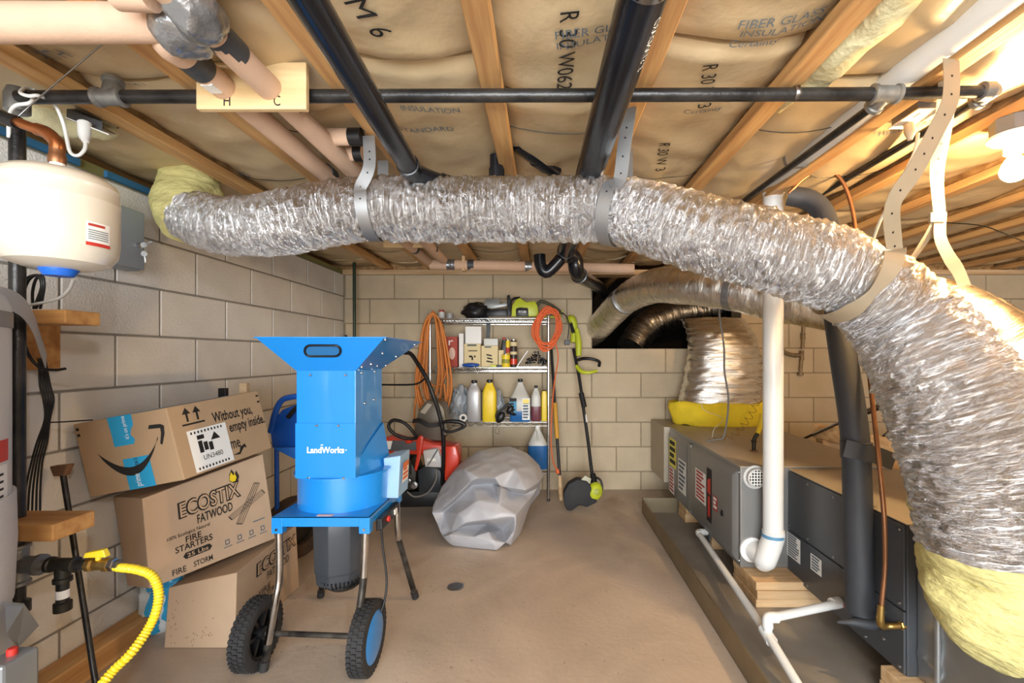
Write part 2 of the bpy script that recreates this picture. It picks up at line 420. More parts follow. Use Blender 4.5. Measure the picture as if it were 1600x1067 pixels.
# crawlspace beyond the opening
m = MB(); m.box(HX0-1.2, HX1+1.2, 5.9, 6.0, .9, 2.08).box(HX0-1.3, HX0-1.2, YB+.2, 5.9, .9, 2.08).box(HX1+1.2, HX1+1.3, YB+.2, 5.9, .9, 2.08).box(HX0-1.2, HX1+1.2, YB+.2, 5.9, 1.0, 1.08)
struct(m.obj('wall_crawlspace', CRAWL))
struct(MB().box(XR, XR+.2, YR, YB+.2, 0, 2.1).obj('wall_right', CMUB))
m = MB(); m.box(XL-.2, -1.35, YR-.2, YR, 0, 2.1).box(1.35, XR+.2, YR-.2, YR, 0, 2.1).box(-1.35, 1.35, YR-.2, YR, 1.83, 2.1)
struct(m.obj('wall_rear', CMU))
# sill plates on top of the walls
struct(MB().box(XL-.16, XL-.01, YR, YB, ZT, ZT+.038).obj('trim_1', OLIVE))
o = struct(MB().box(XL-.15, XR, YB-.005, YB+.15, ZT, ZT+.038).obj('trim_2', LUMBER))
m = MB()
m.box(XL-.18, XL-.14, YR, YB+.1, ZT+.03, 2.08); struct(m.obj('trim_3', FLANGE))
m = MB(); m.box(XL-.16, HX0-.3, YB+.1, YB+.14, ZT+.03, 2.08).box(HX1+.3, XR, YB+.1, YB+.14, ZT+.03, 2.08); struct(m.obj('trim_4', FLANGE))
# floor plate of the left wall
struct(tag(MB().box(XL+.006, XL+.095, .75, 2.35, 0.001, .085).obj('baseboard_left', LUMBERY, bevel=.004), 'weathered lumber plate along the foot of the left wall'))

# joists (children of the ceiling): bottom flange, web, top flange
JX = [-1.30, -.93, -.54, -.14, .26, .65, 1.02, 1.41, 1.80, 2.20, 2.60, 3.00, 3.40, 3.80]
ZF = 1.82; FW = .029; FH = .036
for i, x in enumerate(JX):
    j = MB().box(x-FW, x+FW, YR, YB+2.0, ZF, ZF+FH).obj('joist', FLANGE, ceiling, bevel=.003, bseg=1)
    MB().box(x-.006, x+.006, YR, YB+2.0, ZF+FH, 2.04).obj('web', OSB, j)
    MB().box(x-FW, x+FW, YR, YB+2.0, 2.039, 2.074).obj('top_flange', FLANGE, j)
def bay_h(x, y, x0, x1, sd):
    t = (x-x0)/(x1-x0); t = min(1, max(0, t))
    n1 = noise.noise(Vector((x*2.2+sd, y*1.7, sd*3.1)))
    n2 = noise.noise(Vector((x*9+sd, y*7, 5.0+sd)))
    n3 = abs(noise.noise(Vector((x*5+y*4, y*5-x*3, 9+sd))))
    return 1.882-.034*math.sin(math.pi*t)**.7*(1+.5*n1)+.008*n2+.016*n3
BATTS = {}
bays = [(XL-.13, JX[0])]+[(JX[i], JX[i+1]) for i in range(len(JX)-1)]
for bi, (a, b) in enumerate(bays):
    x0, x1 = a+(.008 if bi else 0), b-.008; y = -2.55+.37*(bi*7 % 5)/5
    k = 0
    while y < YB+.05:
        y1 = min(y+1.22, YB+.08); sd = bi*1.37+k*.61
        if y1-y > .1:
            nu, nv = (15, 44) if (y1 > .3 and b < 2.7) else (5, 8)
            def fn(s, t):
                xx = x0+(x1-x0)*s; yy = y+.004+(y1-y-.008)*t
                e = min(t, 1-t)*1.22
                z = bay_h(xx, yy, x0, x1, sd)+(.02*max(0, 1-e/.035)**2)
                return (xx, yy, z)
            mb = MB().grid(fn, nu, nv)
            # sides and top
            n = nu*nv; base = list(range(nu))+[j*nu+nu-1 for j in range(1, nv)]+[(nv-1)*nu+i for i in range(nu-2, -1, -1)]+[j*nu for j in range(nv-2, 0, -1)]
            top = len(mb.V)
            for q in base: mb.V.append((mb.V[q][0], mb.V[q][1], 2.036))
            for q in range(len(base)):
                r = (q+1) % len(base); mb.F.append([base[r], base[q], top+q, top+r])
            mb.F.append(list(range(top, top+len(base))))
            mb.F[:(nu-1)*(nv-1)] = [list(reversed(f)) for f in mb.F[:(nu-1)*(nv-1)]]
            mb.F = [list(f) for f in mb.F]
            o = fixn(mb.obj('insulation_batt', KRAFT, ceiling, smooth=50))
            BATTS[(bi, k)] = (o, x0, x1, y, y1, sd)
        y = y1; k += 1
def batt_at(x, y):
    for (o, x0, x1, y0, y1, sd) in BATTS.values():
        if x0 <= x <= x1 and y0 <= y <= y1: return o, x0, x1, y0, y1, sd
def batt_text(s, u, v, ang, size, mat=INKB, bold=.0, mirror=False):
    """lettering printed on the paper, centred where the pixel's ray meets the paper; ang in the ceiling plane as seen from below"""
    d = (1.862-CZ)*K/(CY-v); x = (u-CX)*d/K
    bt = batt_at(x, d)
    if not bt: return
    o, x0, x1, y0, y1, sd = bt
    V, F = text_verts(s, bold); c = (V.min(0)+V.max(0))/2; V = (V-c)*size
    if mirror: V[:, 0] *= -1
    # seen from below looking up with +Y ahead: right = +X, up in the picture = -Y
    ca, sa = math.cos(ang), math.sin(ang); out = []
    for p in V:
        px, py = p[0]*ca-p[1]*sa, p[0]*sa+p[1]*ca
        X = min(max(x+px, x0+.004), x1-.004); Y = min(max(d-py, y0+.01), y1-.01)
        out.append((X, Y, bay_h(X, Y, x0, x1, sd)-.005))
    mk('lettering', out, F, mat, o)
DEG = math.pi/180
batt_text('FIBER GLASS', 930, 40, 5*DEG, .034); batt_text('INSULATION', 930, 56, 5*DEG, .032)
batt_text('R 30 W0624', 885, 82, -90*DEG, .06, INK)
batt_text('FIBER GLASS', 1222, 25, 6*DEG, .034); batt_text('INSULATION', 1222, 40, 6*DEG, .032)
batt_text('Certainty', 1178, 60, 6*DEG, .03)
batt_text('R 30 W 3', 1105, 130, -75*DEG, .055, INK)
batt_text('Certainty', 1098, 168, 4*DEG, .03)
batt_text('R 30 W 3', 1035, 240, -80*DEG, .055, INK)
batt_text('M 6', 578, 25, -75*DEG, .075, INK)
batt_text('INSULATION', 672, 167, 4*DEG, .032); batt_text('STANDARD', 665, 200, 4*DEG, .036)
batt_text('NORTH', 70, 90, 20*DEG, .05); batt_text('UNION', 205, 127, 10*DEG, .03, mirror=True)
batt_text('UNION', 370, 275, 30*DEG, .05, mirror=True)
batt_text('Certainty', 752, 388, 2*DEG, .045)
batt_text('W 30', 553, 375, -80*DEG, .05, INK)
batt_text('FIBER GLASS', 1420, 195, 30*DEG, .03); batt_text('R 30 W 6', 1350, 275, 10*DEG, .035)
# bowed spring wires that hold the batts
for bi, (a, b) in enumerate(bays[:9]):
    for q, yy in enumerate([.55, .95, 1.45, 1.95, 2.6, 3.2]):
        if (bi+q) % 2: continue
        y0 = yy+.07*math.sin(bi*3+q); mb = MB()
        bt = batt_at((a+b)/2, y0)
        if not bt: continue
        pts = []
        for t in np.linspace(0, 1, 9):
            x = a+.012+(b-a-.024)*t; pts.append((x, y0+.03*(t-.5)*((bi % 3)-1), min(bay_h(x, y0, bt[1], bt[2], bt[5])-.001, 1.875-.028*math.sin(math.pi*t))))
        mb.tube(pts, .0016, 5).obj('support_wire', DARKM, ceiling, smooth=60)
# bits of loose yellow wool showing along the flanges
def tuft(pts, r, name='loose_wool', mat=FIBERP, parent=ceiling):
    mb = MB(); path = catmull(pts, 8); n = len(path); mb.tube(path, [r*.4]+[r]*4+[r*.4], 14)
    V = np.array(mb.V); 
    V = np.array([v+np.array(noise.noise_vector(Vector(v)*14))*r*.55+np.array(noise.noise_vector(Vector(v)*40))*r*.2 for v in V])
    return mk(name, V, mb.F, mat, parent, smooth=180)
tuft([(.735, .3, 1.868), (.74, .7, 1.862), (.735, 1.1, 1.866), (.72, 1.4, 1.872)], .048)
tuft([(-1.56, 1.35, 1.85), (-1.5, 1.45, 1.84), (-1.40, 1.5, 1.86)], .035)
# blocking between the joists at the upper left
tag(MB().box(JX[1]+.03, JX[2]-.03, .86, .90, 1.83, 2.03).obj('blocking', ORWOOD, ceiling))
# blue and olive foam strips on the sill
for q, (a, b) in enumerate([(.9, 1.25), (1.32, 1.62), (1.72, 2.0)]):
    MB().box(XL-.012, XL+.004, a, b, ZT+.006, ZT+.03).obj('foam_strip', BLUEF, bpy.data.objects['trim_1'])
# floor drain
t = thing('floor_drain', 'round metal floor drain grate set in the concrete', 'drain', P(712, 917, 1.11*K/362))
o3 = P(712, 917, 1.11*K/362); mb = MB()
mb.lathe((o3.x, o3.y, .0005), [(.040, 0), (.040, .003), (.034, .004), (.034, .001)], 28, cap=False); mb.obj('rim', STEEL, t, smooth=40)
MB().lathe((o3.x, o3.y, .0004), [(.034, 0), (.034, .0008)], 24).obj('dark_well', BLACKP, t)
for k in range(7):
    y = o3.y-.027+.009*k; hw = math.sqrt(max(0, .034**2-(y-o3.y)**2))
    MB().box(o3.x-hw, o3.x+hw, y-.0022, y+.0022, .001, .0038).obj('bar', STEEL, t)
# ------------------------------------------------------------------ lamps
def bulb_fixture(B, label, power, color, em):
    t = thing('ceiling_lamp', label, 'lamp', (B[0], B[1], B[2]-.06))
    z = B[2]
    jb = MB(); jb.lathe((B[0], B[1], z+.085), [(.05, 0), (.056, .004), (.056, .046), (.05, .05)], 8); jb.obj('junction_box', GREYP, t, smooth=30)
    MB().box(B[0]-.02, B[0]+.0, B[1]-.0575, B[1]-.056, z+.095, z+.12).obj('box_label', PAPERW, t)
    MB().lathe((B[0], B[1], z+.03), [(.024, 0), (.026, .03), (.05, .036), (.062, .046), (.062, .054), (.05, .0555)], 32).obj('lampholder', WHITE, t, smooth=40)
    V, F = sph((0, 0, 0), .034, .034, .034, 20, 14)
    V = [(x*(1 if zz < 0 else 1-.35*zz/.034), y*(1 if zz < 0 else 1-.35*zz/.034), zz*(1 if zz < 0 else 1.5)) for x, y, zz in V]
    gl = M('bulb_glow', (1, .95, .85), .4, emis=(color, em))
    o = mk('bulb', [(x+B[0], y+B[1], zz+z-.02) for x, y, zz in V], F, gl, t, smooth=180)
    o.visible_shadow = True
    return t
bulb_fixture(BULB, 'lit bare bulb in a white round lampholder under the right joists', 0, (1, .66, .31), 860)
bulb_fixture(BULB2, 'unseen bare bulb in a white lampholder added behind the viewpoint as fill light', 0, (.97, .98, 1.0), 620)

# ------------------------------------------------------------------ black iron water and gas pipes at the ceiling
BY = 1.205; BZ = 1.11+403*BY/K
t = thing('gas_pipe', 'long black iron gas pipe crossing under the joists with grey tees', 'pipe', P(30, 152, BY))
def px(u, v, d=BY): return P(u, v, d)
MB().tube([px(30, 152), px(1400, 147)], .0168, 16).obj('pipe', BLACKIRON, t, smooth=40)
e = P(1550, 143, BY); MB().tube([px(1380, 147), e], .0155, 16).obj('pipe', BLACKIRON, t, smooth=40)
def fitting(c, axis, r, L, mat, parent, name='fitting', branch=None):
    mb = MB(); a = Vector(axis).normalized(); c = Vector(c)
    prof = [(r*.98, -L/2), (r*1.12, -L/2+.002), (r*1.12, -L/2+.010), (r*.95, -L/2+.013), (r*.95, L/2-.013), (r*1.12, L/2-.010), (r*1.12, L/2-.002), (r*.98, L/2)]
    mb.lathe(c, prof, 20, a)
    if branch:
        b = Vector(branch); bl = b.length; mb.lathe(c, [(r*.92, 0), (r*.92, bl-.012), (r*1.12, bl-.01), (r*1.12, bl)], 20, b)
    return mb.obj(name, mat, parent, smooth=45)
ZINC = M('zinc_fitting', '#8f8f8c', .4, .7, var=.15, vscale=25, bump=.2, bscale=40)
fitting(px(172, 152), (1, 0, 0), .022, .075, ZINC, t, 'tee', (0, .01, .05))
fitting(px(1383, 147), (1, 0, 0), .022, .075, ZINC, t, 'tee', (0, .045, -.012))
fitting(px(1243, 146), (1, 0, 0), .0175, .012, STEEL, t, 'pipe_strap')
mb = MB(); mb.lathe(e+Vector((-.012, 0, 0)), [(.02, -.02), (.024, -.018), (.024, .008), (.02, .01)], 20, (1, 0, 0)); mb.lathe(e, [(.018, -.01), (.02, .03), (.024, .032), (.024, .045), (.018, .047)], 20, (0, 1, -.02)); mb.obj('elbow', ZINC, t, smooth=45)
# branch running back from the right elbow and from the tee
MB().tube([e+Vector((0, .02, 0)), P(1255, 320, 2.3)], .0125, 12).obj('branch_pipe', BLACKIRON, t, smooth=40)
a = px(1383, 147); MB().tube([a+Vector((0, .03, -.008)), P(1160, 315, 2.0), P(1130, 337, 2.25)], .012, 12).obj('branch_pipe', BLACKIRON, t, smooth=40)
# riser at the left wall
RY = 1.215; rx = P(27, 155, RY).x
mb = MB(); mb.lathe((rx, RY, P(27, 150, RY).z), [(.022, -.045), (.026, -.042), (.026, .0), (.02, .02)], 20); mb.obj('elbow', ZINC, t, smooth=45)
t2 = thing('gas_riser', 'black iron riser pipe standing in front of the left wall', 'pipe', (rx, RY, P(27, 960, RY).z))
MB().tube([(rx, RY, P(27, 200, RY).z), (rx, RY, P(27, 945, RY).z)], .0165, 16).obj('pipe', BLACKIRON, t2, smooth=40)
cz = P(30, 882, RY).z; fitting((rx, RY, cz), (0, 0, 1), .024, .11, ZINC, t2, 'tee', (.065, 0, 0))
MB().lathe((rx, RY, P(27, 950, RY).z), [(.02, -.012), (.026, -.012), (.026, .015), (.02, .017)], 20).obj('cap', BLACKIRON, t2, smooth=45)
x1 = P(98, 884, RY).x
MB().tube([(rx+.06, RY, cz), (x1-.02, RY, cz)], .0135, 14).obj('nipple', ZINC, t2, smooth=40)
fitting((x1, RY, cz), (1, 0, 0), .018, .075, DARKM, t2, 'tee', (0, 0, -.045))
MB().tube([(x1, RY, cz-.04), (x1, RY, cz-.105)], .0135, 14).obj('drip_leg', BLACKIRON, t2, smooth=40)
MB().lathe((x1, RY, cz-.075), [(.0139, -.013), (.0142, -.012), (.0142, .008), (.0139, .009)], 20).obj('pipe_label', PAPERW, t2)
MB().lathe((x1, RY, cz-.112), [(.013, -.012), (.019, -.010), (.019, .012), (.015, .014)], 18).obj('cap', DARKM, t2, smooth=45)
x2 = P(140, 884, RY).x; MB().tube([(x1+.035, RY, cz), (x2, RY, cz)], .0135, 14).obj('nipple', BLACKIRON, t2, smooth=40)
tv = thing('gas_valve', 'small brass shut-off valve with a yellow lever on the gas pipe', 'valve', (x2, RY, cz-.02))
MB().lathe((x2-.005, RY, cz), [(.015, 0), (.018, .002), (.018, .014), (.013, .018), (.015, .03), (.013, .044), (.018, .047), (.018, .06), (.014, .062)], 8, (1, 0, 0)).obj('valve_body', BRASS, tv, smooth=30)
mb = MB(); zc = cz+.022
mb.lathe((x2+.024, RY, cz+.012), [(.007, 0), (.007, .01)], 12); mb.hexa([(x2-.006, RY-.012, zc), (x2+.05, RY-.008, zc), (x2+.05, RY+.008, zc), (x2-.006, RY+.012, zc), (x2-.004, RY-.01, zc+.012), (x2+.042, RY-.007, zc+.02), (x2+.042, RY+.007, zc+.02), (x2-.004, RY+.01, zc+.012)])
mb.obj('lever', YELLOWP, tv, bevel=.003)
hose = [(x2+.055, RY, cz), P(185, 886, RY), P(215, 890, RY-.005), P(238, 900, RY-.01), P(248, 925, RY-.02), P(244, 955, RY-.04), P(230, 985, RY-.06), P(205, 1020, RY-.10), P(175, 1050, RY-.13), P(150, 1085, RY-.16), P(120, 1160, RY-.17)]
path = catmull(hose, 40); L = np.concatenate([[0], np.cumsum(np.linalg.norm(np.diff(path, axis=0), axis=1))])
ll = np.arange(0, L[-1], .0022); pp = np.stack([np.interp(ll, L, path[:, k]) for k in range(3)], 1)
mb = MB(); mb.tube(pp, (.0105+.0013*np.sin(ll/.0075*2*math.pi)).tolist(), 14)
th = thing('gas_hose', 'corrugated yellow gas connector hose curving down to the floor', 'hose', P(150, 1085, RY-.16))
mb.obj('hose', YELLOWP, th, smooth=60)
MB().lathe((x2+.055, RY, cz), [(.012, -.006), (.0165, -.005), (.0165, .012), (.013, .014), (.013, .026)], 6, (1, 0, 0)).obj('hose_nut', STEEL, th, smooth=20)

# ------------------------------------------------------------------ black ABS drain pipes
def sleeve(c, axis, r, L, mat, parent, name='coupling'):
    return MB().lathe(c, [(r, -L/2), (r+.004, -L/2+.001), (r+.004, L/2-.001), (r, L/2)], 24, axis).obj(name, mat, parent, smooth=45)
t = thing('drain_pipe', 'slim black plastic drain pipe sloping back beside the lettered board', 'pipe', P(478, 0, .74))
a, b = P(446, -60, .665), P(640, 262, 1.42)
MB().tube([a, b], .0305, 24).obj('pipe', ABS, t, smooth=40)
ax = (b-a).normalized(); sleeve(b, ax, .0305, .06, ABS, t, 'elbow')
c = b+ax*.02; MB().tube([c, c+Vector((.03, .05, -.004)), c+Vector((.10, .12, -.008)), c+Vector((.26, .3, -.012))], .0305, 20, 4).obj('pipe', ABS, t, smooth=40)
sleeve(c+Vector((.09, .11, -.007)), (1, 1, 0), .0305, .05, ABS, t)
t = thing('drain_pipe', 'thick black plastic drain pipe with printed lettering above the foil duct', 'pipe', P(1012, 0, .775))
a, b = Vector((.181, .62, 1.756)), Vector((.118, 2.45, 1.665)); 
MB().tube([a, b], .0445, 28).obj('pipe', ABS, t, smooth=40)
ax = (b-a).normalized()
for k, q in enumerate((.115, .145)):
    c = a+ax*q; ps = MB(); ps.lathe(c, [(.0448, -.012), (.0462, -.011), (.0462, .011), (.0448, .012)], 32, ax); sb = ps.obj('perforated_band', STEEL, t, smooth=40)
    rr = ax.cross(Vector((0, 0, 1))).normalized(); uu = rr.cross(ax)
    mb = MB()
    for j in range(14):
        q2 = 2*math.pi*(j+.5*k)/14; n = rr*math.cos(q2)+uu*math.sin(q2); mb.lathe(c+n*.0455+ax*(.004 if j % 2 else -.004), [(.0042, 0), (.0042, .0012)], 10, n)
    tag(mb.obj('holes', BLACKP, sb), kind='stuff')
# lettering on the underside facing the camera
def pipe_text(s, a, ax, r, along0, size, ang, mat, parent):
    V, F = text_verts(s); V = V*size; rr = ax.cross(Vector((0, 0, 1))).normalized(); uu = rr.cross(ax); out = []
    for p in V:
        q = ang+p[1]/r; n = rr*math.cos(q)+uu*math.sin(q); out.append(a+ax*(along0-p[0])+n*(r+.0006))
    mk('lettering', out, F, mat, parent)
pipe_text('3" STANDARD', a, ax, .0445, .34, .022, -.95, INKW, t)
pipe_text('ASTM F628 ABS', a, ax, .0445, .95, .022, -.95, INKW, t)
sleeve(b, ax, .0445, .08, ABS, t, 'elbow'); c = b+ax*.03
MB().tube([c, c+Vector((.05, .03, -.025)), P(905, 430, 2.6), P(934, 447, 3.3), P(946, 460, 3.95)], [.046, .044, .042, .042, .042], 22, 5).obj('pipe', ABS, t, smooth=40)
MB().tube([P(843, 398, 2.5), P(845, 415, 2.5), P(856, 425, 2.5), c], .033, 18, 5).obj('branch_pipe', ABS, t, smooth=40)
sleeve(P(905, 430, 2.6), P(934, 447, 3.3)-P(905, 430, 2.6), .043, .03, ABS, t)
t = thing('drain_stub', 'short black plastic pipe angling through the joist bay behind the thick drain', 'pipe', P(845, 250, 1.9))
MB().tube([P(805, 222, 1.66), P(868, 268, 1.86)], .030, 18).obj('pipe', ABS, t, smooth=40); sleeve(P(846, 252, 1.79), P(868, 268, 1.86)-P(805, 222, 1.66), .030, .07, ABS, t)
t = thing('vent_stub', 'short upright black pipe end just right of a joist above the duct', 'pipe', P(775, 262, 1.75))
MB().lathe((P(776, 268, 1.72).x, 1.72, 1.74), [(.027, 0), (.03, .002), (.03, .07), (.026, .072), (.026, .12)], 20).obj('pipe', ABS, t, smooth=45)

# ------------------------------------------------------------------ foam covered water pipes and their boards
HXx, CXx, PZ = -.815, -.698, 1.792
def foam_pipe(label, pts, r=.031, n=1, tapes=(), name='insulated_pipe'):
    t = thing(name, label, 'pipe', pts[0]); MB().tube(pts, r, 24, n).obj('foam_sleeve', FOAM, t, smooth=45)
    for (c, ax, L, mt) in tapes:
        MB().lathe(c, [(r+.0004, -L/2), (r+.0015, -L/2+.0005), (r+.0015, L/2-.0005), (r+.0004, L/2)], 24, ax).obj('tape_band', mt, t, smooth=45)
    return t
Y = Vector((0, 1, 0)); X = Vector((1, 0, 0))
th_ = foam_pipe('beige foam covered hot water pipe through the H hole of the near board', [(HXx, 1.0, PZ), (HXx, 3.27, PZ-.02)], tapes=[((HXx, 1.055, PZ), Y, .075, DARK_TAPE), ((HXx, 1.72, PZ), Y, .05, DARK_TAPE), ((HXx, 2.86, PZ-.015), Y, .04, DARK_TAPE)])
tc_ = foam_pipe('beige foam covered cold water pipe through the C hole of the near board', [(CXx, .80, PZ), (CXx, 3.16, PZ-.02)], tapes=[((CXx, 1.0, PZ), Y, .07, DARK_TAPE), ((CXx, 1.25, PZ), Y, .03, DARK_TAPE), ((CXx, 2.86, PZ-.015), Y, .04, DARK_TAPE)])
mb = MB(); mb.lathe((CXx+.001, 1.0, PZ-.0325), [(.0003, 0), (.0003, .5)], 4, (0, 1, 0)); MB().box(CXx+.012, CXx+.0135, 1.04, 1.18, PZ-.0296, PZ-.0287).obj('sleeve_slit', DARK_TAPE, tc_)
MB().box(HXx-.012, HXx+.016, 1.10, 1.135, PZ-.0325, PZ-.028).obj('white_label', PAPERW, th_)
a0 = P(-20, 36, .93); b0 = P(262, 36, .95)
tb_ = foam_pipe('thick beige foam covered pipe running level at the upper left corner', [Vector((-1.62, a0.y, a0.z)), a0, b0], .0365)
def tape_wrap(label, ctr, rad, seed):
    V, F = sph((0, 0, 0), 1, 1, 1, 26, 18); out = []
    for p in V:
        v = Vector(p); n = 1+.22*noise.noise(v*1.6+Vector((seed, 0, 0)))+.10*abs(noise.noise(v*4+Vector((0, seed, 0)))); out.append((ctr[0]+v.x*rad[0]*n, ctr[1]+v.y*rad[1]*n, ctr[2]+v.z*rad[2]*n))
    return tag(mk('tape_wrap', out, F, DUCT_TAPE, None, smooth=35), label, 'tape')
mb = MB().tube([b0, b0+Vector((.07, .01, 0)), Vector((HXx+.01, .985, PZ-.005)), Vector((HXx, 1.03, PZ))], .034, 22, 5); mb.obj('elbow', FOAM, tb_, smooth=45)
tw = tape_wrap('crumpled silver duct tape around the pipe elbow at the upper left', P(287, 42, .96), (.062, .06, .055), 3)
tape_wrap('silver duct tape wrapped round the cold pipe at the top left', P(306, 20, .90), (.047, .062, .046), 8)
mb = MB(); mb.ribbon([P(258, -15, .93), P(268, 15, .92), P(283, 40, .925), P(292, 65, .95)], (1, 0, .2), .05, .001, 6); tag(mb.obj('tape_strip', DUCT_TAPE, None), 'loose strip of duct tape hanging over the taped elbow', 'tape')
# upper foam pipe running off the top
foam_pipe('beige foam covered pipe end at the very top beside the tape', [P(180, -12, .86), P(235, -10, .86)], .03)
def board(label, x0, x1, y, z0, z1, hx_, c_, txt):
    t = thing('pipe_board', label, 'board', ((x0+x1)/2, y, z0))
    MB().box(x0, x1, y-.009, y+.009, z0, z1).obj('board', PLY, t, bevel=.003)
    q = [Vector((x0, y-.009, z0)), Vector((x1, y-.009, z0)), Vector((x1, y-.009, z1)), Vector((x0, y-.009, z1))]
    W = x1-x0
    for s, xx in (('H', hx_), ('C', c_)):
        f = (xx-x0)/W; print_text('lettering', s, q, (f-.03, .06, f+.03, .06+txt), INK, t)
    return t
ya = 1.205-.035
board('near pine board marked H and C holding two foam covered pipes', P(310, 170, ya).x, P(481, 170, ya).x, ya, P(310, 173, ya).z, P(310, 100, ya).z, HXx+.01, CXx+.02, .22)
board('far pine board marked H and C behind the foil duct', -.965, -.67, 2.75, 1.757, 1.85, HXx+.01, CXx+.02, .25)
foam_pipe('beige foam covered pipe running level along the top of the back wall', [P(672, 413, 3.24), P(990, 420, 3.24)], .036, tapes=[(P(705, 413.5, 3.24), X, .06, DUCT_TAPE), (P(736, 414, 3.24), X, .045, DARK_TAPE), (P(826, 416, 3.24), X, .05, DUCT_TAPE)])
t = thing('pipe_block', 'small wooden block clasping the pipe along the back wall', 'block', P(725, 424, 3.24)); mb = MB(); c = P(725, 412, 3.24)
mb.box(c.x-.011, c.x+.011, c.y-.03, c.y+.03, c.z-.055, c.z+.05); mb.obj('block', LUMBER, t, bevel=.002)
foam_pipe('short foam covered pipe with black couplings above the first strap', [P(505, 214, 1.46), P(560, 214, 1.46)], .026, tapes=[(P(556, 214, 1.46), X, .04, BLACKP)])
foam_pipe('lower short foam covered pipe above the first strap', [P(545, 240, 1.58), P(568, 240, 1.58)], .026, tapes=[(P(561, 240, 1.58), X, .03, BLACKP)])
# ------------------------------------------------------------------ foil flex ducts
def duct_mesh(name, pts, radii, mat, parent, step=.007, seg=72, wr=.05, fa=30.0, pinch=(), ell=None, seed=0.0, fine=1.0):
    path = catmull([tuple(p) for p in pts], 30)
    L = np.concatenate([[0], np.cumsum(np.linalg.norm(np.diff(path, axis=0), axis=1))])
    ll = np.arange(0, L[-1], step); n = len(ll)
    pp = np.stack([np.interp(ll, L, path[:, k]) for k in range(3)], 1)
    for _ in range(6): pp[1:-1] = (pp[:-2]+2*pp[1:-1]+pp[2:])/4
    kn = np.linspace(0, L[-1], len(radii)) if not isinstance(radii[0], tuple) else None
    # radii given per control point
    cidx = np.minimum(np.arange(len(pts))*30, len(L)-1); R = np.interp(ll, L[cidx], np.array(radii, float))
    for (c, wdt, am) in pinch:
        i = np.argmin(np.linalg.norm(pp-np.array(c), axis=1)); R = R*(1-am*np.exp(-((ll-ll[i])/wdt)**2))
    t, A, B = frames(pp); th = np.linspace(0, 2*math.pi, seg, endpoint=False); V = np.zeros((n, seg, 3)); UV = np.zeros((n, seg, 2))
    for i in range(n):
        for k in range(seg):
            ca, sa = math.cos(th[k]), math.sin(th[k]); l = ll[i]
            n1 = noise.noise(Vector((l*fa+sa*.9, ca*2.4+seed, sa*2.4)))
            n2 = noise.noise(Vector((l*fa*2.6+ca*2, ca*6+seed, sa*6)))
            n3 = noise.noise(Vector((l*3.5, ca*1.1+seed, sa*1.1+4)))
            d = wr*(.9*(abs(n1)*2-.5)+.55*n2*fine+.5*n3)
            V[i, k] = pp[i]+R[i]*(1+d)*(ca*A[i]+sa*B[i])
            UV[i, k] = (l, th[k]/(2*math.pi))
    F = []; 
    for i in range(n-1):
        for k in range(seg):
            q = (k+1) % seg; F.append((i*seg+k, i*seg+q, (i+1)*seg+q, (i+1)*seg+k))
    F.append(tuple(reversed(range(seg)))); F.append(tuple(range((n-1)*seg, n*seg)))
    o = mk(name, V.reshape(-1, 3), F, mat, parent, smooth=20, uv=UV.reshape(-1, 2))
    return o, pp, R, t
S1c, S2c, S3c = P(583, 326, 1.57), P(962, 330, 1.49), P(1335, 437, 1.26)
main_pts = [P(283, 318, 1.90), P(305, 340, 1.84), P(360, 354, 1.72), P(450, 347, 1.61), P(540, 331, 1.57), P(600, 326, 1.565), P(700, 329, 1.55), P(830, 328, 1.53), P(950, 328, 1.49), P(1020, 343, 1.40), P(1100, 367, 1.31), P(1220, 398, 1.265), P(1320, 430, 1.26), P(1400, 492, 1.26), P(1470, 590, 1.19), P(1518, 690, 1.16), P(1545, 780, 1.15), P(1555, 850, 1.15)]
main_r = [.098, .104, .106, .109, .108, .107, .106, .106, .106, .107, .108, .110, .115, .128, .150, .160, .163, .163]
t = thing('flex_duct', 'long crinkled silver foil duct snaking across the room under the joists', 'duct', P(1555, 850, 1.15))
_, mpp, mR, mt = duct_mesh('foil_jacket', main_pts, main_r, FOIL, t, step=.005, seg=96, wr=.07, fa=48, pinch=[(S1c, .03, .12), (S2c, .03, .06), (S3c, .035, .10)])
def wool_sleeve(name, label, pts, radii, mat, parent=None, amp=.12, seed=0, cat='insulation', seg=48, n=10, fr=6):
    mb = MB(); mb.tube(pts, radii, seg, n); V = np.array(mb.V)
    ctr = catmull([tuple(p) for p in pts], n); out = []
    for i, v in enumerate(V):
        c = ctr[min(i//seg, len(ctr)-1)]; d = v-c; nn = noise.noise(Vector(v)*fr+Vector((seed, 0, 0)))+.5*noise.noise(Vector(v)*fr*2.7+Vector((0, seed, 0)))+.22*noise.noise(Vector(v)*fr*8)+.45*(abs(noise.noise(Vector((v[0]*5+seed, v[1]*5, v[2]*38+3*v[0]))))-.2)
        out.append(c+d*(1+amp*nn))
    o = mk(name, out, mb.F, mat, parent, smooth=60)
    if label: tag(o, label, cat)
    return o
wool_sleeve('insulation_wrap', 'yellow fibreglass wrap around the left end of the foil duct', [P(305, 343, 1.845), P(292, 325, 1.87), Vector((-1.475, 1.90, 1.79)), Vector((-1.475, 1.90, 1.875))], [.112, .118, .112, .10], FIBER, amp=.16, seed=2)
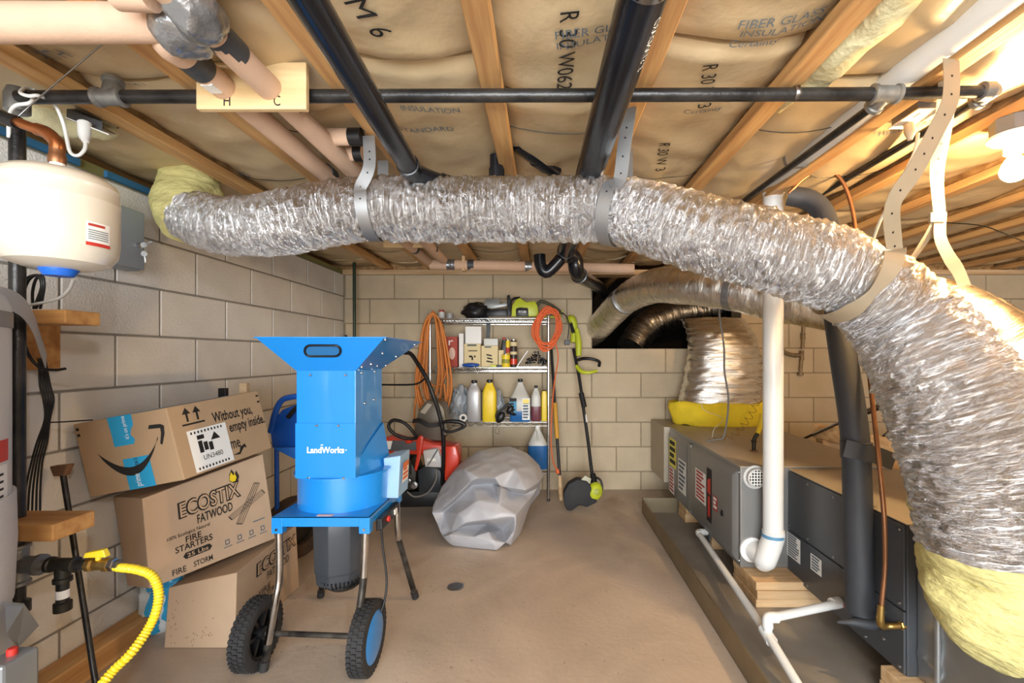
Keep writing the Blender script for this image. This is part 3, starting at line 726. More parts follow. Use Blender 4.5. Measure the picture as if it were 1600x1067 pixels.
# the big wool wrap where the duct drops on the return box, in overlapping layers
tw = thing('insulation_wrap', 'thick yellow fibreglass wrap hanging round the foil duct at the right edge', 'insulation', P(1560, 980, 1.15))
wool_sleeve('upper_layer', None, [P(1548, 738, 1.16), P(1558, 790, 1.17), P(1568, 850, 1.20), P(1576, 890, 1.21)], [.162, .180, .180, .172], FIBER, tw, amp=.09, seed=5)
wool_sleeve('middle_layer', None, [P(1572, 840, 1.20), P(1574, 880, 1.21), P(1580, 925, 1.22)], [.172, .190, .176], FIBER, tw, amp=.09, seed=15)
wool_sleeve('lower_layer', None, [P(1576, 870, 1.20), P(1580, 915, 1.21), P(1588, 960, 1.22), P(1600, 990, 1.23)], [.172, .186, .180, .14], FIBER, tw, amp=.12, seed=25)
# second duct, from the wall opening behind the first duct and out to the right
t = thing('flex_duct', 'smoother silver duct from the dark wall opening passing behind the long duct', 'duct', P(940, 505, 3.9))
d3 = [P(905, 540, 4.4), P(935, 512, 3.78), P(975, 470, 3.35), P(1018, 448, 2.95), P(1070, 446, 2.6), P(1140, 452, 2.4), P(1210, 466, 2.25), P(1300, 478, 2.05), P(1390, 476, 1.85), P(1470, 490, 1.68), P(1550, 540, 1.52), P(1640, 610, 1.42), P(1740, 690, 1.36)]
_, dpp, dR, _t = duct_mesh('foil_jacket', d3, [.105, .105, .108, .11, .108, .106, .108, .11, .115, .125, .13, .13, .13], FOIL2, t, step=.012, seg=48, wr=.03, fa=22, seed=7, pinch=[(P(965, 460, 3.3), .03, .1)], fine=.7)
i = np.argmin(np.linalg.norm(dpp-np.array(P(965, 468, 3.33)), axis=1)); MB().lathe(dpp[i], [(dR[i]*1.0, -.02), (dR[i]*1.03, -.018), (dR[i]*1.03, .018), (dR[i]*1.0, .02)], 40, _t[i]).obj('band', STRAP, t, smooth=50)
i = np.argmin(np.linalg.norm(dpp-np.array(P(1150, 452, 2.4)), axis=1)); MB().lathe(dpp[i], [(dR[i]*1.0, -.02), (dR[i]*1.035, -.018), (dR[i]*1.035, .018), (dR[i]*1.0, .02)], 40, _t[i]).obj('silver_tape', DUCT_TAPE, t, smooth=50)
# supply duct standing on the plenum
FY0, FY1, FX0, FX1, FZ0, FZ1 = 2.14, 3.33, .92, 1.63, .115, .59
t = thing('supply_duct', 'wide upright foil duct rising from the furnace into the wall opening', 'duct', (1.37, 3.5, FZ1))
rings = [(1.352, 3.50, .66, .335, .19), (1.355, 3.50, .78, .318, .19), (1.37, 3.50, .95, .292, .19), (1.375, 3.5, 1.12, .27, .185), (1.365, 3.54, 1.27, .255, .18), (1.345, 3.66, 1.40, .245, .17)]
rp = catmull(rings, 16); V = []; UV = []; seg = 64; n = len(rp); Lr = np.concatenate([[0], np.cumsum(np.linalg.norm(np.diff(rp[:, :3], axis=0), axis=1))])
for i, (x, y, z, a_, b_) in enumerate(rp):
    for k in range(seg):
        q = 2*math.pi*k/seg; ca, sa = math.cos(q), math.sin(q); l = Lr[i]
        d = .035*(abs(noise.noise(Vector((l*18, ca*2.2, sa*2.2+1))))*2-.5)+.02*noise.noise(Vector((l*45, ca*5, sa*5)))
        V.append((x+a_*(1+d)*ca, y+b_*(1+d)*sa, z+.006*noise.noise(Vector((l*20, ca*3, sa*3+7))))); UV.append((l, k/seg))
F = [(i*seg+k, i*seg+(k+1) % seg, (i+1)*seg+(k+1) % seg, (i+1)*seg+k) for i in range(n-1) for k in range(seg)]+[tuple(reversed(range(seg))), tuple(range((n-1)*seg, n*seg))]
mk('foil_jacket', V, F, FOIL2, t, smooth=45, uv=UV)
V = []; prof = [(.585, .335, .19), (.60, .36, .20), (.65, .372, .205), (.71, .378, .21), (.755, .372, .205), (.76, .34, .195)]
for (z, a_, b_) in prof:
    for k in range(seg):
        q = 2*math.pi*k/seg; ca, sa = math.cos(q), math.sin(q); d = .03*noise.noise(Vector((ca*5, sa*5, z*9)))+(.05 if (ca < -.8 and z > .7) else 0)
        V.append((1.35+a_*(1+d)*ca, 3.505+b_*(1+d)*sa, z+.02*noise.noise(Vector((ca*3, sa*3, 2)))))
F = [(i*seg+k, i*seg+(k+1) % seg, (i+1)*seg+(k+1) % seg, (i+1)*seg+k) for i in range(len(prof)-1) for k in range(seg)]
mk('yellow_collar', V, F, M('duct_wool_bright', '#e3c62a', .9, var=.1, vscale=7, bump=.8, bscale=18), t, smooth=60)
# dark duct lying inside the crawlspace
t = thing('crawlspace_duct', 'dark duct inside the shadowed wall opening', 'duct', P(1010, 540, 4.3))
duct_mesh('foil_jacket', [P(985, 545, 4.15), P(1010, 510, 4.3), P(1060, 490, 4.4), P(1140, 480, 4.5)], [.13, .14, .14, .14], FOIL2, t, step=.02, seg=32, wr=.03, fa=14)

# ------------------------------------------------------------------ hanging straps
def holes(path, wdir, every, parent, mat, start=.03, r=.003):
    path = np.asarray(path, float); L = np.concatenate([[0], np.cumsum(np.linalg.norm(np.diff(path, axis=0), axis=1))]); mb = MB()
    tg = np.gradient(path, axis=0); s = start
    while s < L[-1]-.02:
        i = min(np.searchsorted(L, s), len(path)-1); t_ = Vector(tg[i]).normalized(); w_ = Vector(wdir); w_ = (w_-t_*w_.dot(t_)).normalized(); n_ = t_.cross(w_).normalized(); c = Vector(path[i])
        mb.lathe(c-n_*.0012, [(r, 0), (r, .0024)], 8, n_); s += every
    tag(mb.obj('nail_holes', BLACKP, parent), kind='stuff')
def wrap_loop(i0, rad, a0, a1, n=22):
    """points round the duct at ring i0, from angle a0 to a1 in the plane across it; angle 0 = towards the camera side, -90 = underneath"""
    t_ = Vector(mt[i0]); f = Vector((0, -1, 0)); f = (f-t_*f.dot(t_)).normalized(); u_ = Vector((0, 0, 1)); u_ = (u_-t_*u_.dot(t_)-f*u_.dot(f)).normalized()
    return [Vector(mpp[i0])+(f*math.cos(q)+u_*math.sin(q))*rad for q in np.linspace(a0, a1, n)]
def nearest(c): return int(np.argmin(np.linalg.norm(mpp-np.array(c), axis=1)))
def strap(label, anchor, c, w, rad, mat, mid=(), back=True):
    i0 = nearest(c); lp = wrap_loop(i0, rad, .35, -math.pi-.4); p = [Vector(anchor)]+[Vector(m_) for m_ in mid]+lp
    wd = Vector(mt[i0]); end = Vector((lp[-1].x, lp[-1].y, ZF)); 
    if back: p.append(end)
    path = catmull(p, 4); t = thing('hanger_strap', label, 'strap', anchor); mb = MB(); mb.ribbon(path, wd, w, .0016); mb.obj('strap', mat, t, smooth=30)
    holes(path[:24], wd, .045, t, mat); return t
strap('pale metal hanger strap around the left part of the long foil duct', P(576, 212, 1.46), S1c, .039, .109, STRAP, [P(577, 260, 1.455)])
strap('pale metal hanger strap around the middle of the long foil duct', P(984, 166, 1.31), S2c, .042, .113, STRAP, [P(975, 230, 1.355), P(968, 280, 1.375)])
i0 = nearest(S3c); lp = wrap_loop(i0, .1235, .75, -math.pi-.2)
t = thing('hanger_strap', 'long metal hanger strap bent around the right part of the foil duct', 'strap', P(1484, 95, 1.10))
p = [P(1486, 92, 1.10), P(1487, 135, 1.10), P(1482, 165, 1.10), P(1462, 205, 1.105), P(1430, 265, 1.11), P(1395, 320, 1.12)]+lp
wds = [Vector((1, .15, .1))]*3+[Vector((1, .1, .45))]*3+[Vector(mt[i0])]*6
path = catmull(p, 5); MB().ribbon(path, wds, .046, .0016).obj('strap', STRAPW, t, smooth=30); holes(path[:40], (1, .1, .4), .05, t, STRAPW)
t = thing('hanger_strap', 'metal hanger strap split in two legs below a buckle at the far right', 'strap', P(1474, 160, 1.45))
p1_ = catmull([P(1482, 122, 1.17), P(1474, 200, 1.32), P(1464, 270, 1.48), P(1468, 335, 1.55)], 6); MB().ribbon(p1_, (1, .1, 0), .042, .0016).obj('strap', STRAPW, t, smooth=30); holes(p1_, (1, .1, 0), .06, t, STRAPW)
MB().ribbon(catmull([P(1470, 332, 1.552), P(1455, 360, 1.57), P(1430, 398, 1.62), P(1408, 425, 1.70)], 6), (1, 0, .5), .04, .0016).obj('leg', STRAPW, t, smooth=30)
MB().ribbon(catmull([P(1470, 332, 1.548), P(1469, 370, 1.56), P(1482, 400, 1.57), P(1498, 425, 1.585), P(1512, 460, 1.60)], 6), (1, 0, -.3), .04, .0016).obj('leg', STRAPW, t, smooth=30)
c = P(1464, 340, 1.55); MB().box(c.x-.026, c.x+.026, c.y-.006, c.y+.006, c.z-.016, c.z+.016).obj('buckle', STRAPW, t, bevel=.002)

# ------------------------------------------------------------------ drip pan, furnace, coil cabinet, return box
t = thing('drip_pan', 'shallow metal drip pan with an upright rim under the furnace', 'pan', (1.2, 2.1, 0))
PX0, PX1, PY0, PY1 = .69, 1.78, .35, 3.22
MB().box(PX0, PX1, PY0, PY1, .0005, .003).obj('pan_floor', M('pan_floor', '#928c84', .6, .3, var=.15, vscale=4), t)
for a_ in ((PX0, PX0+.003, PY0, PY1), (PX1-.003, PX1, PY0, PY1), (PX0, PX1, PY1-.003, PY1)):
    m = MB().box(*a_, 0.001, .105)
    if a_[1]-a_[0] < .01: m.box(a_[0]-.004, a_[1]+.001, a_[2], a_[3], .1, .106)
    else: m.box(a_[0], a_[1], a_[2]-.001, a_[3]+.004, .1, .106)
    m.obj('rim', PANM, t)
def timber_stack(label, x0, x1, y0, y1, n, z0=.003, zt=.115, mat=LUMBER):
    t = thing('support_block', label, 'block', ((x0+x1)/2, (y0+y1)/2, z0), 'timber blocks under the furnace'); h = (zt-z0)/n
    for k in range(n): MB().box(x0+.004*(k % 2), x1-.003*(k % 2), y0+.003*((k+1) % 2), y1, z0+h*k+.0005, z0+h*(k+1)-.0005).obj('timber', mat, t, bevel=.003)
timber_stack('three stacked timbers under the near corner of the furnace beside the white elbow', .93, 1.6, 2.0, 2.25, 3)
timber_stack('timbers under the middle of the furnace behind the drain elbow', .955, 1.6, 2.60, 2.70, 2, mat=LUMBER)
timber_stack('timbers under the far end of the furnace', .935, 1.6, 3.02, 3.18, 2)
timber_stack('timbers under the near end of the dark coil cabinet', 1.10, 1.72, 1.40, 1.50, 2, zt=.095)
fz = thing('furnace', 'grey horizontal gas furnace lying on timbers in the pan', 'furnace', ((FX0+FX1)/2, (FY0+FY1)/2, FZ0))
MB().box(FX0, FX1, FY0, FY1, FZ0, FZ1-.004).obj('cabinet', FURN, fz, bevel=.004)
MB().box(FX0-.004, FX1+.004, FY0-.004, FY1+.004, FZ1-.004, FZ1).obj('top_panel', FURNT, fz)
def fq(y0, y1, z0, z1, x=FX0): return [Vector((x, y1, z0)), Vector((x, y0, z0)), Vector((x, y0, z1)), Vector((x, y1, z1))]
def raised(y0, y1, z0, z1, out, name, parent, inset=.03, x=FX0, mat=FURN):
    v = [(x, y0, z0), (x, y1, z0), (x, y1, z1), (x, y0, z1), (x-out, y0+inset, z0+inset), (x-out, y1-inset, z0+inset), (x-out, y1-inset, z1-inset), (x-out, y0+inset, z1-inset)]
    m = MB().add(v, [(4, 7, 6, 5), (0, 4, 5, 1), (1, 5, 6, 2), (2, 6, 7, 3), (3, 7, 4, 0), (0, 1, 2, 3)]); return fixn(m.obj(name, mat, parent, smooth=30, bevel=.006))
d1 = raised(2.155, 2.83, FZ0+.012, FZ1-.02, .022, 'door_panel', fz)
d2 = raised(2.85, 3.32, FZ0+.012, FZ1-.02, .016, 'door_panel', fz)
MB().box(FX0-.02, FX0, 2.81, 2.87, FZ0+.02, FZ1-.03).obj('door_rib', FURN, fz, bevel=.008)
q1 = fq(2.155, 2.83, FZ0, FZ1, FX0-.022); q2 = fq(2.85, 3.32, FZ0, FZ1, FX0-.016)
sticker('yellow_guide', q2, (.05, .44, .42, .86), YELLOWL, d2, 4, INK); sticker('label', q2, (.05, .05, .32, .42), PAPERW, d2, 7, INKR); sticker('label', q2, (.52, .2, .88, .65), PAPERW, d2, 7, INKB)
sticker('label', q1, (.18, .33, .44, .70), PAPERW, d1, 8, INKR)
o = print_poly('brand_plate', rects((.46, .19, .57, .80)), q1, INK, d1); print_poly('red_mark', [[(.48, .52), (.55, .5), (.55, .7), (.48, .66)], [(.49, .25), (.54, .25), (.54, .48), (.49, .48)]], q1, RED, o, .0022)
sticker('label', q1, (.60, .38, .69, .54), INKR, d1, 3, PAPERW)
V, F = text_verts('O'); c = Vector((FX0-.022, 2.155+.675*.22, FZ0+.2)); MB().lathe(c, [(.016, 0), (.016, .004), (.010, .006)], 18, (-1, 0, 0)).obj('knob', BLACKP, d1, smooth=40)
for (y, z) in ((FY0+.01, FZ1-.03), (FY0+.01, FZ0+.03), (FY1-.02, FZ0+.02)): MB().lathe((FX0-.001, y, z), [(.004, 0), (.003, .003)], 10, (-1, 0, 0)).obj('screw', STEEL, fz)
# round vent terminal on the near face
c = P(1181, 745, FY0); vt = MB().lathe((c.x-.006, FY0, c.z), [(.055, -.001), (.055, .006), (.044, .008), (.044, .03), (.038, .032), (.036, .024)], 32, (0, -1, 0), cap=False).obj('vent_terminal', M('vent_grey', '#b9b8b5', .45), fz, smooth=40)
MB().lathe((c.x-.006, FY0-.012, c.z), [(.037, 0), (.037, .002)], 28, (0, -1, 0)).obj('vent_well', BLACKP, vt)
for k in range(-2, 3):
    hw = math.sqrt(.0365**2-(k*.0135)**2)
    for a_ in ((c.x-.006+k*.0135-.002, c.x-.006+k*.0135+.002, FY0-.029, FY0-.025, c.z-hw, c.z+hw), (c.x-.006-hw, c.x-.006+hw, FY0-.0285, FY0-.0255, c.z+k*.0135-.002, c.z+k*.0135+.002)):
        MB().box(*a_).obj('vent_bar', M_V if 'M_V' in globals() else WHITE, vt)
# plenum beyond the furnace
tag(MB().box(.875, 1.64, 3.335, 3.735, .18, .588).obj('supply_plenum', M('plenum_metal', '#a59a88', .45, .5, var=.05, vscale=5), None, bevel=.004), 'pale sheet metal plenum box at the far end of the furnace', 'plenum')
# dark coil cabinet
CX0, CX1, CY0, CY1, CZ0, CZ1 = 1.145, 1.70, 1.44, 2.145, .095, .578
cc = thing('coil_cabinet', 'dark grey cooling coil cabinet in front of the furnace', 'cabinet', (1.4, 1.8, CZ0))
MB().box(CX0, CX1, CY0, CY1-.01, CZ0, CZ1-.003).obj('cabinet', FURND, cc, bevel=.003)
MB().box(CX0-.003, CX1+.003, CY0-.003, CY1, CZ1-.003, CZ1).obj('top_panel', FURNT, cc)
zs_ = CZ0+.205
pu = MB().box(CX0-.008, CX0, CY0+.004, CY1-.014, zs_+.003, CZ1-.008).obj('upper_panel', FURND, cc, bevel=.002)
pl = MB().box(CX0-.008, CX0, CY0+.004, CY1-.014, CZ0+.004, zs_-.003).obj('lower_panel', FURND, cc, bevel=.002)
cq = fq(CY0, CY1, CZ0, CZ1, CX0-.008)
sticker('rating_sheet', cq, (.01, .18, .17, .40), PAPERW, pl, 9, INKB); sticker('small_label', cq, (.28, .22, .39, .36), PAPERW, pl, 5, INKB)
for f in (.03, .25, .5, .75, .97):
    y = CY1-(CY1-CY0)*f
    for z in (CZ1-.025, zs_+.018, CZ0+.02):
        MB().lathe((CX0-.008, y, z), [(.005, 0), (.005, .002), (.003, .004)], 8, (-1, 0, 0)).obj('screw', STEEL, cc, smooth=40)
for z in (.16, .20, .25): MB().lathe((CX0-.008, CY0+.09, z), [(.005, 0), (.005, .002), (.003, .004)], 8, (-1, 0, 0)).obj('screw', STEEL, cc, smooth=40)
MB().box(CX0-.006, CX0+.05, CY1-.012, CY1+.02, CZ0, CZ1-.002).obj('foil_joint', GALV, cc)
# return box in galvanised steel
rb = thing('return_box', 'galvanised steel return air box at the near end of the coil cabinet', 'duct box', (1.45, 1.0, CZ0))
RX0 = 1.175; fixn(MB().grid(lambda s, t_: (RX0+.006*noise.noise(Vector((s*9, t_*5, 1)))*(1 if .03 < s < .97 else 0)+.012*(1 if t_ < .2 else 0)*noise.noise(Vector((s*14, t_*20, 3))), 1.437-.84*s, CZ0+.005+(.478)*t_), 50, 26).box(RX0+.01, 1.70, .6, 1.437, CZ0+.005, CZ1).obj('box', GALV, rb, smooth=40))
sm = MB().tube([(RX0-.004, 1.36, CZ0+.01), (RX0-.004, 1.36, CZ1-.03)], .009, 12).obj('drive_seam', GALV, rb, smooth=50)
MB().box(RX0-.012, RX0+.01, 1.30, 1.437, CZ1-.004, CZ1+.001).obj('top_lip', FURNT, rb)
MB().lathe((RX0-.012, 1.36, CZ1-.06), [(.014, 0), (.012, .006), (.006, .01)], 14, (-1, 0, 0)).obj('seam_knob', STEEL, rb, smooth=40)
timber_stack('timbers under the galvanised return box', 1.2, 1.7, .7, .82, 2, zt=.1)
c = P(1483, 857, 1.13); tag(MB().beam(c-Vector((.012, 0, 0)), c+Vector((.02, .02, .0)), .002, .004).obj('staple', STEEL), 'small silver staple sticking out of the yellow wrap', 'staple')

# ------------------------------------------------------------------ white plastic vent and drain pipes
vy = 2.06; vx = P(1208, 600, vy).x; r = .0425
t = thing('vent_pipe', 'tall white plastic vent pipe rising from the furnace to the ceiling', 'pipe', (vx, vy, .25))
MB().tube([(vx, vy, P(0, 832, vy).z), (vx, vy, 1.80)], r, 28).obj('pipe', WHITEP, t, smooth=40)
c = P(1168, 862, FY0); e0 = Vector((vx, vy, P(0, 828, vy).z))
MB().tube([e0, e0+Vector((0, 0, -.035)), Vector((vx-.035, vy+.0, c.z+.0)), Vector((c.x+.045, vy+.02, c.z)), Vector((c.x+.03, FY0+.0, c.z+.01))], .047, 26, 6).obj('elbow', WHITEP, t, smooth=40)
MB().lathe((c.x+.02, FY0, c.z+.012), [(.058, -.002), (.058, .01), (.05, .012)], 28, (0, -1, 0)).obj('pipe_collar', WHITEP, t, smooth=40)
MB().lathe((vx, vy, P(0, 836, vy).z), [(.0476, -.008), (.0484, -.006), (.0484, .004), (.0476, .006)], 28).obj('blue_primer', M('primer_blue', '#5b8fb4', .5), t)
q = [Vector((vx, vy, 1.78)), Vector((vx, vy, 1.83)), Vector((vx+.0, vy-.03, 1.862)), Vector((vx-.01, vy-.10, 1.868)), P(1560, 0, (1.866-CZ)*K/555), Vector((P(1560, 0, (1.866-CZ)*K/555).x+.06, .5, 1.866))]
q2_ = catmull(q[:4], 6).tolist()+[Vector((.962, 1.2, 1.868)), Vector((.962, .5, 1.868))]
MB().tube(q2_, r, 26).obj('ceiling_run', WHITEP, t, smooth=40)
fitting((vx, vy, P(0, 296, vy).z), (0, 0, 1), .0405, .05, WHITEP, t, 'coupling')
mb = MB(); mb.ribbon(catmull([(.90, 1.72, 1.87), (.915, 1.72, 1.822), (.962, 1.72, 1.817), (1.0, 1.72, 1.822)], 5), (0, 1, 0), .02, .0015); mb.obj('pipe_strap', STRAP, t)
rd = .0155
t = thing('drain_line', 'thin white plastic drain line running along the pan from an elbow', 'pipe', (.86, 2.0, .03))
y0_ = 2.63; a = P(1092, 833, y0_); zl = a.z
b = P(1205, 1000, 1.62); c_ = P(1250, 1075, 1.46)
MB().tube([Vector((a.x, y0_, zl)), b, c_], rd, 16).obj('pipe', WHITEP, t, smooth=40)
MB().tube([Vector((a.x, y0_-.02, zl)), Vector((a.x+.003, y0_+.012, zl)), Vector((a.x+.03, y0_+.018, zl)), Vector((a.x+.08, y0_+.02, zl))], .0185, 16, 5).obj('elbow', WHITEP, t, smooth=40)
MB().box(a.x+.055, a.x+.115, y0_-.01, y0_+.06, .035, zl+.012).obj('trap_block', GREYP, t, bevel=.003)
br = b.lerp(P(1092, 833, y0_), .03); up = Vector((br.x, br.y, P(1200, 940, br.y).z)); en = Vector((CX0-.005, CY0+.30, up.z))
d_ = (1.145-.005)*K/(1316-CX); en = Vector((1.14, d_, CZ+(CY-942)*d_/K)); up.z = en.z
MB().tube([br, up+Vector((0, 0, -.02))], rd, 16).obj('upright', WHITEP, t, smooth=40)
MB().tube([up+Vector((0, 0, -.035)), up+Vector((0, 0, -.008)), up+Vector((.008, .0, 0)), up+Vector((.035, .0, 0))], .019, 16, 5).obj('elbow', WHITEP, t, smooth=40)
MB().tube([up+Vector((.02, 0, 0)), en], rd, 16).obj('cross_pipe', WHITEP, t, smooth=40)
sleeve(en-Vector((.025, 0, 0)), en-up, .0165, .04, WHITEP, t); sleeve(br, br-c_, .0165, .06, WHITEP, t, 'tee')
d_ = 1.137*K/(1326-CX); tag(MB().lathe(P(1325, 949, d_), [(.016, 0), (.016, .006), (.011, .008)], 18, (-1, 0, 0)).obj('drain_plug', RED, None, smooth=40), 'small red capped drain plug on the dark cabinet', 'plug')

# ------------------------------------------------------------------ refrigerant lines
t = thing('suction_line', 'thick black foam covered refrigerant line falling to the dark cabinet', 'pipe', P(1343, 965, 1.60))
MB().tube([P(1232, 306, 1.95), P(1262, 312, 1.92), P(1285, 332, 1.88), P(1296, 380, 1.82), P(1303, 460, 1.75), P(1318, 560, 1.68), P(1332, 650, 1.63), P(1338, 720, 1.61), P(1341, 850, 1.60), P(1343, 958, 1.60)], [.040, .042, .042, .043, .044, .045, .045, .045, .046, .044], 24, 8).obj('foam_sleeve', CHARC, t, smooth=40)
MB().ribbon(catmull([P(1320, 700, 1.56), P(1345, 706, 1.55), P(1372, 712, 1.56), P(1397, 722, 1.57)], 5), (.1, 0, 1), .058, .003).obj('foam_flap', CHARC, t, smooth=40)
sleeve(P(1338, 703, 1.612), (0, 0, 1), .045, .062, CHARC, t, 'foam_band')
mb = MB(); mb.tube([P(1308, 972, 1.575), P(1335, 972, 1.56), P(1362, 975, 1.56), P(1372, 968, 1.58)], [.004, .014, .02, .012], 12, 5); mb.obj('foam_tail', CHARC, t, smooth=40)
t = thing('copper_line', 'thin bare copper refrigerant line looping up behind the duct and down to a brass valve', 'pipe', P(1380, 975, 1.57))
MB().tube([P(1232, 302, 1.92), P(1262, 275, 1.9), P(1292, 267, 1.88), P(1315, 282, 1.86), P(1330, 320, 1.84), P(1338, 370, 1.8), P(1348, 470, 1.72), P(1357, 570, 1.60), P(1370, 690, 1.52), P(1381, 800, 1.475), P(1383, 880, 1.475), P(1378, 940, 1.475), P(1376, 972, 1.475)], .0075, 14, 8).obj('tube', COPPERD, t, smooth=50)
MB().tube([P(1377, 945, 1.475), P(1376, 975, 1.475), P(1390, 978, 1.475), P(1414, 977, 1.45)], [.010, .012, .010, .009], 12, 3).obj('brass_valve', BRASS, t, smooth=40)
MB().lathe(P(1406, 977, 1.455), [(.012, 0), (.014, .004), (.014, .016), (.010, .02)], 6, (1, 0, 0)).obj('flare_nut', BRASS, t, smooth=20)
# ------------------------------------------------------------------ left side: tank, heater, lock box
c = P(92, 345, 1.08); R0 = .108; TS = .108/.1265
t = thing('expansion_tank', 'cream enamel expansion tank hanging from a copper elbow at the left', 'tank', (c.x, c.y, c.z-.125))
R1 = .1265; prof = [(.0, -.122), (.03, -.121), (.07, -.117), (.105, -.105), (.122, -.082), (R1, -.05), (R1, .045), (.1277, .047), (.1277, .050), (R1, .052), (R1-.001, .072), (.125, .082), (.1258, .084), (.121, .097), (.100, .112), (.06, .121), (0.001, .124)]
prof = [(r_*TS, h_*.96) for r_, h_ in prof]; MB().lathe(c, prof, 56).obj('shell', TANKW, t, smooth=35)
MB().lathe((c.x, c.y, c.z-.131), [(.026, 0), (.030, .006), (.036, .016), (.036, .02)], 28).obj('blue_cap', M('cap_blue', '#1f62c4', .35), t, smooth=40)
MB().lathe((c.x-.003, c.y, c.z+.12), [(.014, 0), (.014, .018), (.0145, .02)], 20).obj('white_thread', WHITE, t, smooth=40)
# label wrapped on the shell at the right side
def on_cyl(o, name, ctr, r, a0, a1, z0, z1, mat, parent, n=8):
    V = []; F = []
    for i in range(n+1):
        q = a0+(a1-a0)*i/n; V += [(ctr[0]+r*math.cos(q), ctr[1]+r*math.sin(q), z0), (ctr[0]+r*math.cos(q), ctr[1]+r*math.sin(q), z1)]
    F = [(2*i, 2*i+2, 2*i+3, 2*i+1) for i in range(n)]
    return mk(name, V, F, mat, parent)
lb = on_cyl(0, 'label', c, R0+.0006, -.36, .12, c.z-.065, c.z-.01, PAPERW, t)
on_cyl(0, 'red_stripe', c, R0+.0012, -.36, .12, c.z-.065, c.z-.057, RED, lb)
for k in range(5): on_cyl(0, 'printed_line', c, R0+.0012, -.32, .08, c.z-.030-.005*k, c.z-.028-.005*k, INKB, lb)
on_cyl(0, 'red_heading', c, R0+.0012, -.32, .0, c.z-.02, c.z-.014, INKR, lb)
t = thing('copper_pipe', 'soldered copper pipe and elbow feeding the cream tank', 'pipe', (c.x, c.y, c.z+.13))
e = Vector((c.x-.004, c.y, P(85, 205, 1.08).z)); a = P(-30, 172, 1.08)
MB().tube([a, P(20, 188, 1.08), P(62, 204, 1.08)], .0115, 16).obj('tube', COPPER, t, smooth=40)
MB().tube([P(58, 202, 1.08), P(72, 207, 1.08), P(83, 216, 1.08), e+Vector((0, 0, -.03)), e+Vector((0, 0, -.045))], .0145, 16, 5).obj('elbow', COPPER, t, smooth=40)
MB().lathe((e.x, e.y, c.z+.135), [(.0155, 0), (.0165, .004), (.0165, .018), (.0145, .022), (.0145, .034)], 18).obj('adapter', COPPERD, t, smooth=40)
MB().tube([P(-40, 168, 1.08), P(28, 192, 1.08)], .0155, 16).obj('foam_sleeve', BLACKP, t, smooth=40)
# lock box on the wall
y0, y1 = 1.48, 1.80; z0, z1 = P(222, 424, 1.785).z, P(222, 330, 1.785).z
t = thing('key_cabinet', 'grey metal lock box mounted on the left wall behind the tank', 'lock box', (XL+.04, 1.64, z0))
MB().box(XL+.001, XL+.075, y0, y1, z0, z1).obj('box', GREYBOX, t, bevel=.018, bseg=4)
MB().box(XL+.072, XL+.079, y0+.006, y1-.006, z0+.006, z1-.006).obj('door', GREYBOX, t, bevel=.003)
k_ = Vector((XL+.079, y1-.035, P(215, 383, 1.76).z)); MB().lathe(k_, [(.010, 0), (.011, .002), (.011, .010), (.006, .012)], 18, (1, 0, 0)).obj('lock', CHROME, t, smooth=40)
t = thing('key_ring', 'two small keys hanging from the lock box lock', 'keys', k_+Vector((.02, 0, -.06)))
def key(o, ang, name, sc=1.0):
    mb = MB(); mb.lathe(o, [(.011*sc, -.0012), (.011*sc, .0012)], 18, (.3, -1, 0)); d = Vector((math.sin(ang), .1, -math.cos(ang))); mb.beam(o, Vector(o)+d*.034*sc, .005*sc, .002, (.3, -1, 0)); return mb.obj(name, STEEL, t, bevel=.0006)
key(k_+Vector((.022, 0, .002)), 2.0, 'key'); key(k_+Vector((.024, .0, -.032)), .05, 'key')
MB().tube([k_+Vector((.024+.01*math.cos(q), 0, -.015+.012*math.sin(q))) for q in np.linspace(0, 2*math.pi, 16, endpoint=False)], .0009, 6, closed=True).obj('ring', STEEL, t)
# water heater at the very edge
H = Vector((-1.392, .88, 0)); HR = .24
t = thing('water_heater', 'pale grey water heater standing at the left edge', 'water heater', H)
MB().lathe((H.x, H.y, .0), [(HR-.02, .0), (HR-.02, .05), (HR, .06), (HR, 1.22), (HR-.01, 1.245), (.05, 1.262), (0.001, 1.263)], 72).obj('shell', HEATER, t, smooth=35)
a_ = math.atan2(.30, .85)
on_cyl(0, 'red_label', H, HR+.001, -.7, .62, P(0, 730, .95).z, P(0, 694, .95).z, RED, t, 20)
wl_ = on_cyl(0, 'white_label', H, HR+.0008, -.7, .60, P(0, 800, .95).z, P(0, 735, .95).z, PAPERW, t, 20)
for k in range(4): on_cyl(0, 'printed_line', H, HR+.0014, .35, .52, P(0, 748+12*k, .95).z, P(0, 752+12*k, .95).z, INK, wl_, 4)
bk = MB(); bk.lathe((H.x, H.y, P(0, 790, .95).z), [(HR+.0005, 0), (HR+.007, .001), (HR+.009, -.10), (HR+.004, -.24), (HR+.0005, -.241)], 60, cap=False); fixn(bk.obj('insulating_skirt', M('ribbed_wrap', '#c5c6c8', .5, bump=.25, bscale=70, stretch=(1, 1, 6)), t, smooth=40))
for k, zz in enumerate((1.19, .32)):
    MB().lathe((H.x, H.y, zz), [(HR+.0008, -.018), (HR+.0022, -.017), (HR+.0022, .017), (HR+.0008, .018)], 60, cap=False).obj('steel_strap', STRAP, t, smooth=40)
v_ = P(22, 1048, .97); gv = MB().box(v_.x-.03, v_.x+.022, v_.y-.04, v_.y+.03, v_.z-.06, v_.z+.035).obj('gas_control', M('valve_grey', '#8d9196', .35, .5), t, bevel=.006)
MB().lathe((v_.x-.004, v_.y, v_.z+.035), [(.009, 0), (.009, .012), (.007, .014)], 14).obj('red_button', RED, gv, smooth=40)
MB().box(v_.x-.03, v_.x+.05, v_.y-.03, v_.y+.03, v_.z-.08, v_.z-.05).obj('black_base', BLACKP, gv, bevel=.004)
